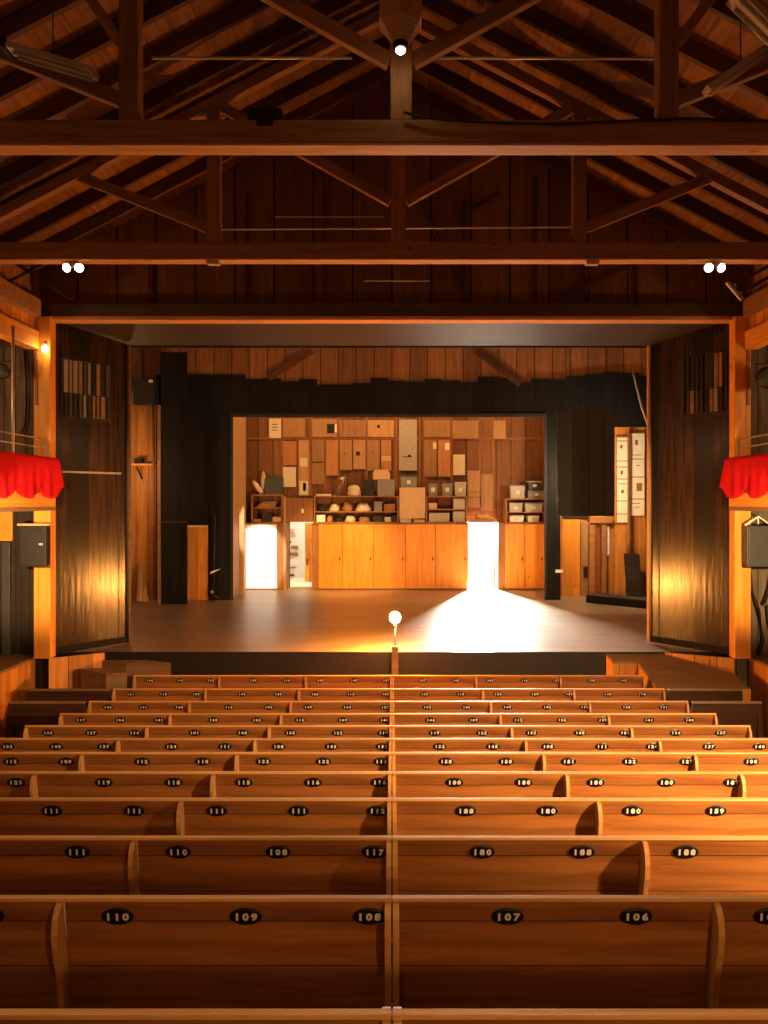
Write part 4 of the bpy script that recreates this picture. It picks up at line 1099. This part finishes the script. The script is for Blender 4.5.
# right: hanging black flat, orange door, papered wall, dark step
yf = 17.4
hf = thing('hanging_flat', (wx(586, yf), yf, wz(516, yf)), 'dark board flat hung in front of the partition at the right', 'scenery flat')
cuts = [557.5, 573, 589, 604, 615]
for a, b in zip(cuts[:-1], cuts[1:]):
    MB().box(wx(a, yf) + .006, wx(b, yf) - .006, yf, yf + .04, wz(516, yf), wz(410, yf)).obj('board', 'charcoal_boards', hf, .006)
for zz in (424, 502): MB().box(wx(558, yf), wx(614.5, yf), yf + .042, yf + .08, wz(zz + 3, yf), wz(zz - 3, yf)).obj('batten', 'black_paint', hf)
MB().box(wx(558.5, yf), wx(614, yf), yf + .081, yf + .095, wz(515, yf), wz(411, yf)).obj('backing', 'black_paint', hf)
for px in (566, 607): rod('rope', [P(px, 410, yf + .02), Vector((wx(px, yf), yf + .02, HS - .01))], .008, 'rubber', hf, 6)
YQ = 19.5
xq0 = X2 + .5
pr = MB().box(xq0, 6.5, YQ, YQ + .08, ZS, HS - .01)
struct('wall_stage_recess', pr, 'fascia_boards', 'light orange board wall in the recess at the right of the stage', 'wall')
def q(px): return wx(px, YQ - .06)
d3 = thing('door_recess', (q(572), YQ - .04, ZS), 'bright orange door half hidden behind the black post at the right', 'door')
MB().box(q(562.5), q(580), YQ - .06, YQ - .02, ZS + .2, wz(519, YQ - .06)).obj('leaf', 'cabinet_wood', d3, .004)
MB().box(q(562.5), q(580), YQ - .065, YQ - .02, ZS + .004, ZS + .195).obj('kick_board', 'honey_wood', d3, .004)
MB().box(q(580.6), q(587.6), YQ - .08, YQ - .02, ZS + .004, wz(522, YQ - .06)).obj('jamb', 'plywood', d3, .004)
MB().box(q(583), q(587.4), YQ - .12, YQ - .082, wz(577.5, YQ), wz(566, YQ)).obj('lock', 'dark_iron', d3, .008)
MB().box(q(563), q(588), YQ - .09, YQ - .02, wz(519, YQ - .06) + .01, wz(516, YQ - .06) + .08).obj('lintel', 'rubber', d3, .004)
d4 = thing('door_frame', (q(598), YQ - .1, ZS), 'brown plank door frame right of the bright orange door', 'door frame')
MB().box(q(588.6), q(594), YQ - .16, YQ - .02, ZS + .004, wz(524, YQ)).obj('jamb', 'wall_shelf_wood', d4, .006)
MB().box(q(594.5), q(600), YQ - .06, YQ - .02, ZS + .004, wz(524, YQ)).obj('leaf', 'cabinet_frame_wood', d4, .006)
MB().box(q(600.5), q(605.5), YQ - .16, YQ - .02, ZS + .004, wz(524, YQ)).obj('jamb', 'wall_shelf_wood', d4, .006)
MB().box(q(588.5), q(611), YQ - .2, YQ - .02, wz(523, YQ), wz(516.5, YQ)).obj('lintel', 'wall_shelf_wood', d4, .01)
tag(MB().box(q(606.5), q(609.5), YQ - .05, YQ - .02, wz(556, YQ), wz(526, YQ)).obj('paper_strip', 'white_paint', None, .003), 'narrow white paper strip beside the brown door frame', 'paper')
# papered board columns
def papers(px0, px1, rows, label, y=YQ - .09):
    r = thing('mounted_notice_board', (wx((px0 + px1) / 2, y), y, wz(rows[-1][1], y)), label, 'notice board', 'notice boards in the right recess')
    MB().box(wx(px0, y) - .02, wx(px1, y) + .02, y + .012, y + .06, wz(rows[-1][1], y), wz(rows[0][0], y) + .02).obj('backing', 'wall_shelf_wood', r, .004)
    for (a, b, mk) in rows:
        o = MB().box(wx(px0, y), wx(px1, y), y, y + .01, wz(b - .5, y), wz(a + .5, y)).obj('sheet', 'cream_paper', r)
        for (u, v, uu, vv) in mk:
            MB().box(wx(u, y), wx(uu, y), y - .004, y - .001, wz(vv, y), wz(v, y)).obj('mark', 'cabinet_frame_wood', o)
papers(617, 627.5, [(437, 441, ()), (441, 461, ((620, 445, 622.5, 448.5),)), (461, 467, ()), (467, 479, ((620.5, 470.5, 623, 474.5),)), (479, 501, ((621, 490, 624, 493), (618, 483.5, 627, 484.2))), (501, 514, ()), (514, 523, ())],
       'pale papered board, left of two in the right recess')
papers(630, 644.5, [(433, 459, ((635, 440, 638, 445),)), (459, 477, ((631, 454.6, 641, 455.4), (636, 465, 640, 465.8))), (477, 499, ((636.5, 483, 642, 491),)), (499, 516, ((632, 503, 640, 503.7), (634, 507, 640, 507.6)))],
       'pale papered board with a dark picture, right of two in the right recess')
tag(MB().box(wx(628.4, YQ - .2), wx(629.8, YQ - .2), YQ - .2, YQ - .12, ZS + .004, wz(430, YQ)).obj('upright', 'cabinet_frame_wood', None, .004), 'dark upright batten between the two papered boards', 'batten')
st = thing('floor_curb', (5.4, 17.6, ZS), 'low black curb on the stage floor in front of the right recess', 'curb')
cb = [(wx(586, 18.2), 18.2), (wx(655, 17.0), 17.0), (wx(668, 17.2), 17.2), (wx(600, 18.5), 18.5)]
MB().prism([(x, y, ZS + .003) for x, y in cb], (0, 0, .17)).obj('board', 'black_paint', st, .01)
MB().prism([(x - .0, y - .0, ZS + .175) for x, y in cb], (0, 0, .02)).obj('cap', 'charcoal_boards', st)
# crates leaning in the dark part of the recess
tag(bar('board', (5.98, 18.7, ZS + .02), (6.05, 19.2, ZS + 1.1), .4, .03, 'dark_boards', None, .004, up=(0, 1, 0)), 'dark rough board leaning at the foot of the papered boards', 'board')
tag(rod('hanging_rope', [P(632, 368, 17.6), P(636, 385, 17.6), P(642, 408, 17.6), P(649, 428, 17.6), P(651, 440, 17.6)], .025, 'rope'), 'pale rope hanging from above at the right of the stage', 'rope')
# white tape mark and notice on the black post
tag(MB().box(wx(555.5, YM - .04), wx(563, YM - .04), YM - .042, YM - .032, wz(572.5, YM), wz(569.5, YM)).obj('paper_label', 'white_paint'), 'small white label on the black post at the right of the opening', 'label')

# ================================================================= LIGHTS
def light(kind, name, loc, power, col, size=.1, aim=None, spot=None, blend=.4, size_y=None):
    l = bpy.data.lights.new(name, kind); l.energy = power; l.color = col
    if kind in ('POINT', 'SPOT'): l.shadow_soft_size = size
    if kind == 'AREA':
        l.shape = 'RECTANGLE'; l.size = size; l.size_y = size_y or size
    if kind == 'SPOT': l.spot_size = R(spot); l.spot_blend = blend
    o = bpy.data.objects.new(name, l); COL.objects.link(o); o.location = loc
    if aim is not None:
        o.rotation_euler = (Vector(aim) - Vector(loc)).to_track_quat('-Z', 'Y').to_euler()
    return o
WARM = (1.0, .60, .26); AMB = (1.0, .52, .18); DAY = (1.0, .93, .80)
# unseen lamps along the hall sides; the fills are added for dark parts
light('SPOT', 'house_lamp_right', (4.5, 2.4, ZC - .40), 3300, WARM, .08, (3.0, 4.8, ZC - 1.8), 88, 1.0)
light('SPOT', 'house_lamp_right_middle', (4.9, 4.4, ZC - .5), 430, WARM, .08, (2.6, 7.0, ZC - 2.3), 94, 1.0)
light('SPOT', 'house_lamp_right_front', (5.0, 7.4, ZC - .5), 60, WARM, .08, (1.5, 10.4, ZC - 2.6), 110, .8)
light('POINT', 'box_fill_left', (-6.1, 10.0, ZC + 1.6), 38, WARM, .08)  # pair added out of view to brighten the walls inside the boxes
light('POINT', 'box_fill_right', (6.1, 10.0, ZC + 1.6), 38, WARM, .08)
light('POINT', 'hall_fill_left', (-5.0, 1.0, ZC + .6), 34, AMB, .12)  # added fill for the darker left side
light('POINT', 'hall_fill_left_front', (-5.0, 7.2, ZC - .4), 30, AMB, .12)
light('SPOT', 'post_lamp_left', (-4.6, 8.0, ZC - .5), 1300, WARM, .08, (-5.5, 11.9, ZC - .5), 50, .6)
light('SPOT', 'post_lamp_right', (4.6, 8.0, ZC - .5), 1200, WARM, .08, (5.5, 11.9, ZC - .5), 50, .6)
# unseen fills added behind and above the viewer to light the pews
light('POINT', 'hall_fill_rear', (-1.0, -1.5, ZC + 1.2), 42, WARM, .2)
light('SPOT', 'near_row_fill', (1.8, -1.2, ZC + .2), 240, AMB, .12, (.6, 3.0, ZC - 1.9), 62, .7)  # added to lift the nearest pew rows
light('SPOT', 'pew_top_fill_near', (-.6, 2.6, ZC + 3.2), 170, WARM, .15, (-.6, 3.2, 0), 110, .6)  # added pair, kept out of sight, lights rail tops but not the roof
light('SPOT', 'pew_top_fill_far', (0, 7.5, ZC + 3.5), 170, WARM, .06, (0, 7.8, 0), 110, .6)
# unseen fills added above and behind the stage to brighten its far parts
light('AREA', 'rear_wall_fill', (0, 19.2, ZC + 4.3), 205, AMB, 6.0, (0, 21.2, ZC - .5), size_y=.3)
light('AREA', 'loft_fill', (0, 15.2, ZC + 3.9), 22, WARM, 5.0, (0, 18.2, ZC + 2), size_y=.3)
light('SPOT', 'closet_fill', (-1.7, 14.4, ZC + 3.4), 6000, DAY, .05, (-3.70, 20.8, ZS + .80), 12, .25)  # added spot standing in for sun on the white closet
light('SPOT', 'cabinet_fill', (-1.2, 14.4, ZC + 3.5), 4300, (1.0, .56, .17), .05, (-1.5, 20.8, ZS + .55), 28, .7)  # added spot, hidden by the soffit, to brighten the cabinets
light('POINT', 'right_recess_fill', (4.72, 17.95, ZC + .55), 260, (1.0, .74, .42), .08)  # added behind the hanging flat, unseen, to brighten the recess
light('POINT', 'left_recess_fill', (-6.28, 17.3, ZC + .6), 48, WARM, .08)  # added behind the wing wall, unseen, to brighten the left gap
light('POINT', 'back_room_fill', (-2.3, 22.6, ZC + .1), 75, DAY, .15)
# daylight falling in through the stage door
light('AREA', 'door_daylight', (2.56, 22.9, ZC - .55), 9500, DAY, .45, (2.35, 13, ZC - 1.9), size_y=1.3)

w = bpy.data.worlds.new('world'); SC.world = w; w.use_nodes = True
bg = w.node_tree.nodes['Background']; bg.inputs[0].default_value = (1.0, .96, .88, 1); bg.inputs[1].default_value = 4.0

SC.view_settings.view_transform = 'Standard'; SC.view_settings.look = 'None'
SC.view_settings.exposure = 0.0; SC.view_settings.gamma = 1.0
SC.view_settings.use_curve_mapping = False
SC.cycles.use_denoising = True
SC.cycles.max_bounces = 8; SC.cycles.diffuse_bounces = 5
SC.cycles.sample_clamp_indirect = 6.0
bpy.context.view_layer.update()
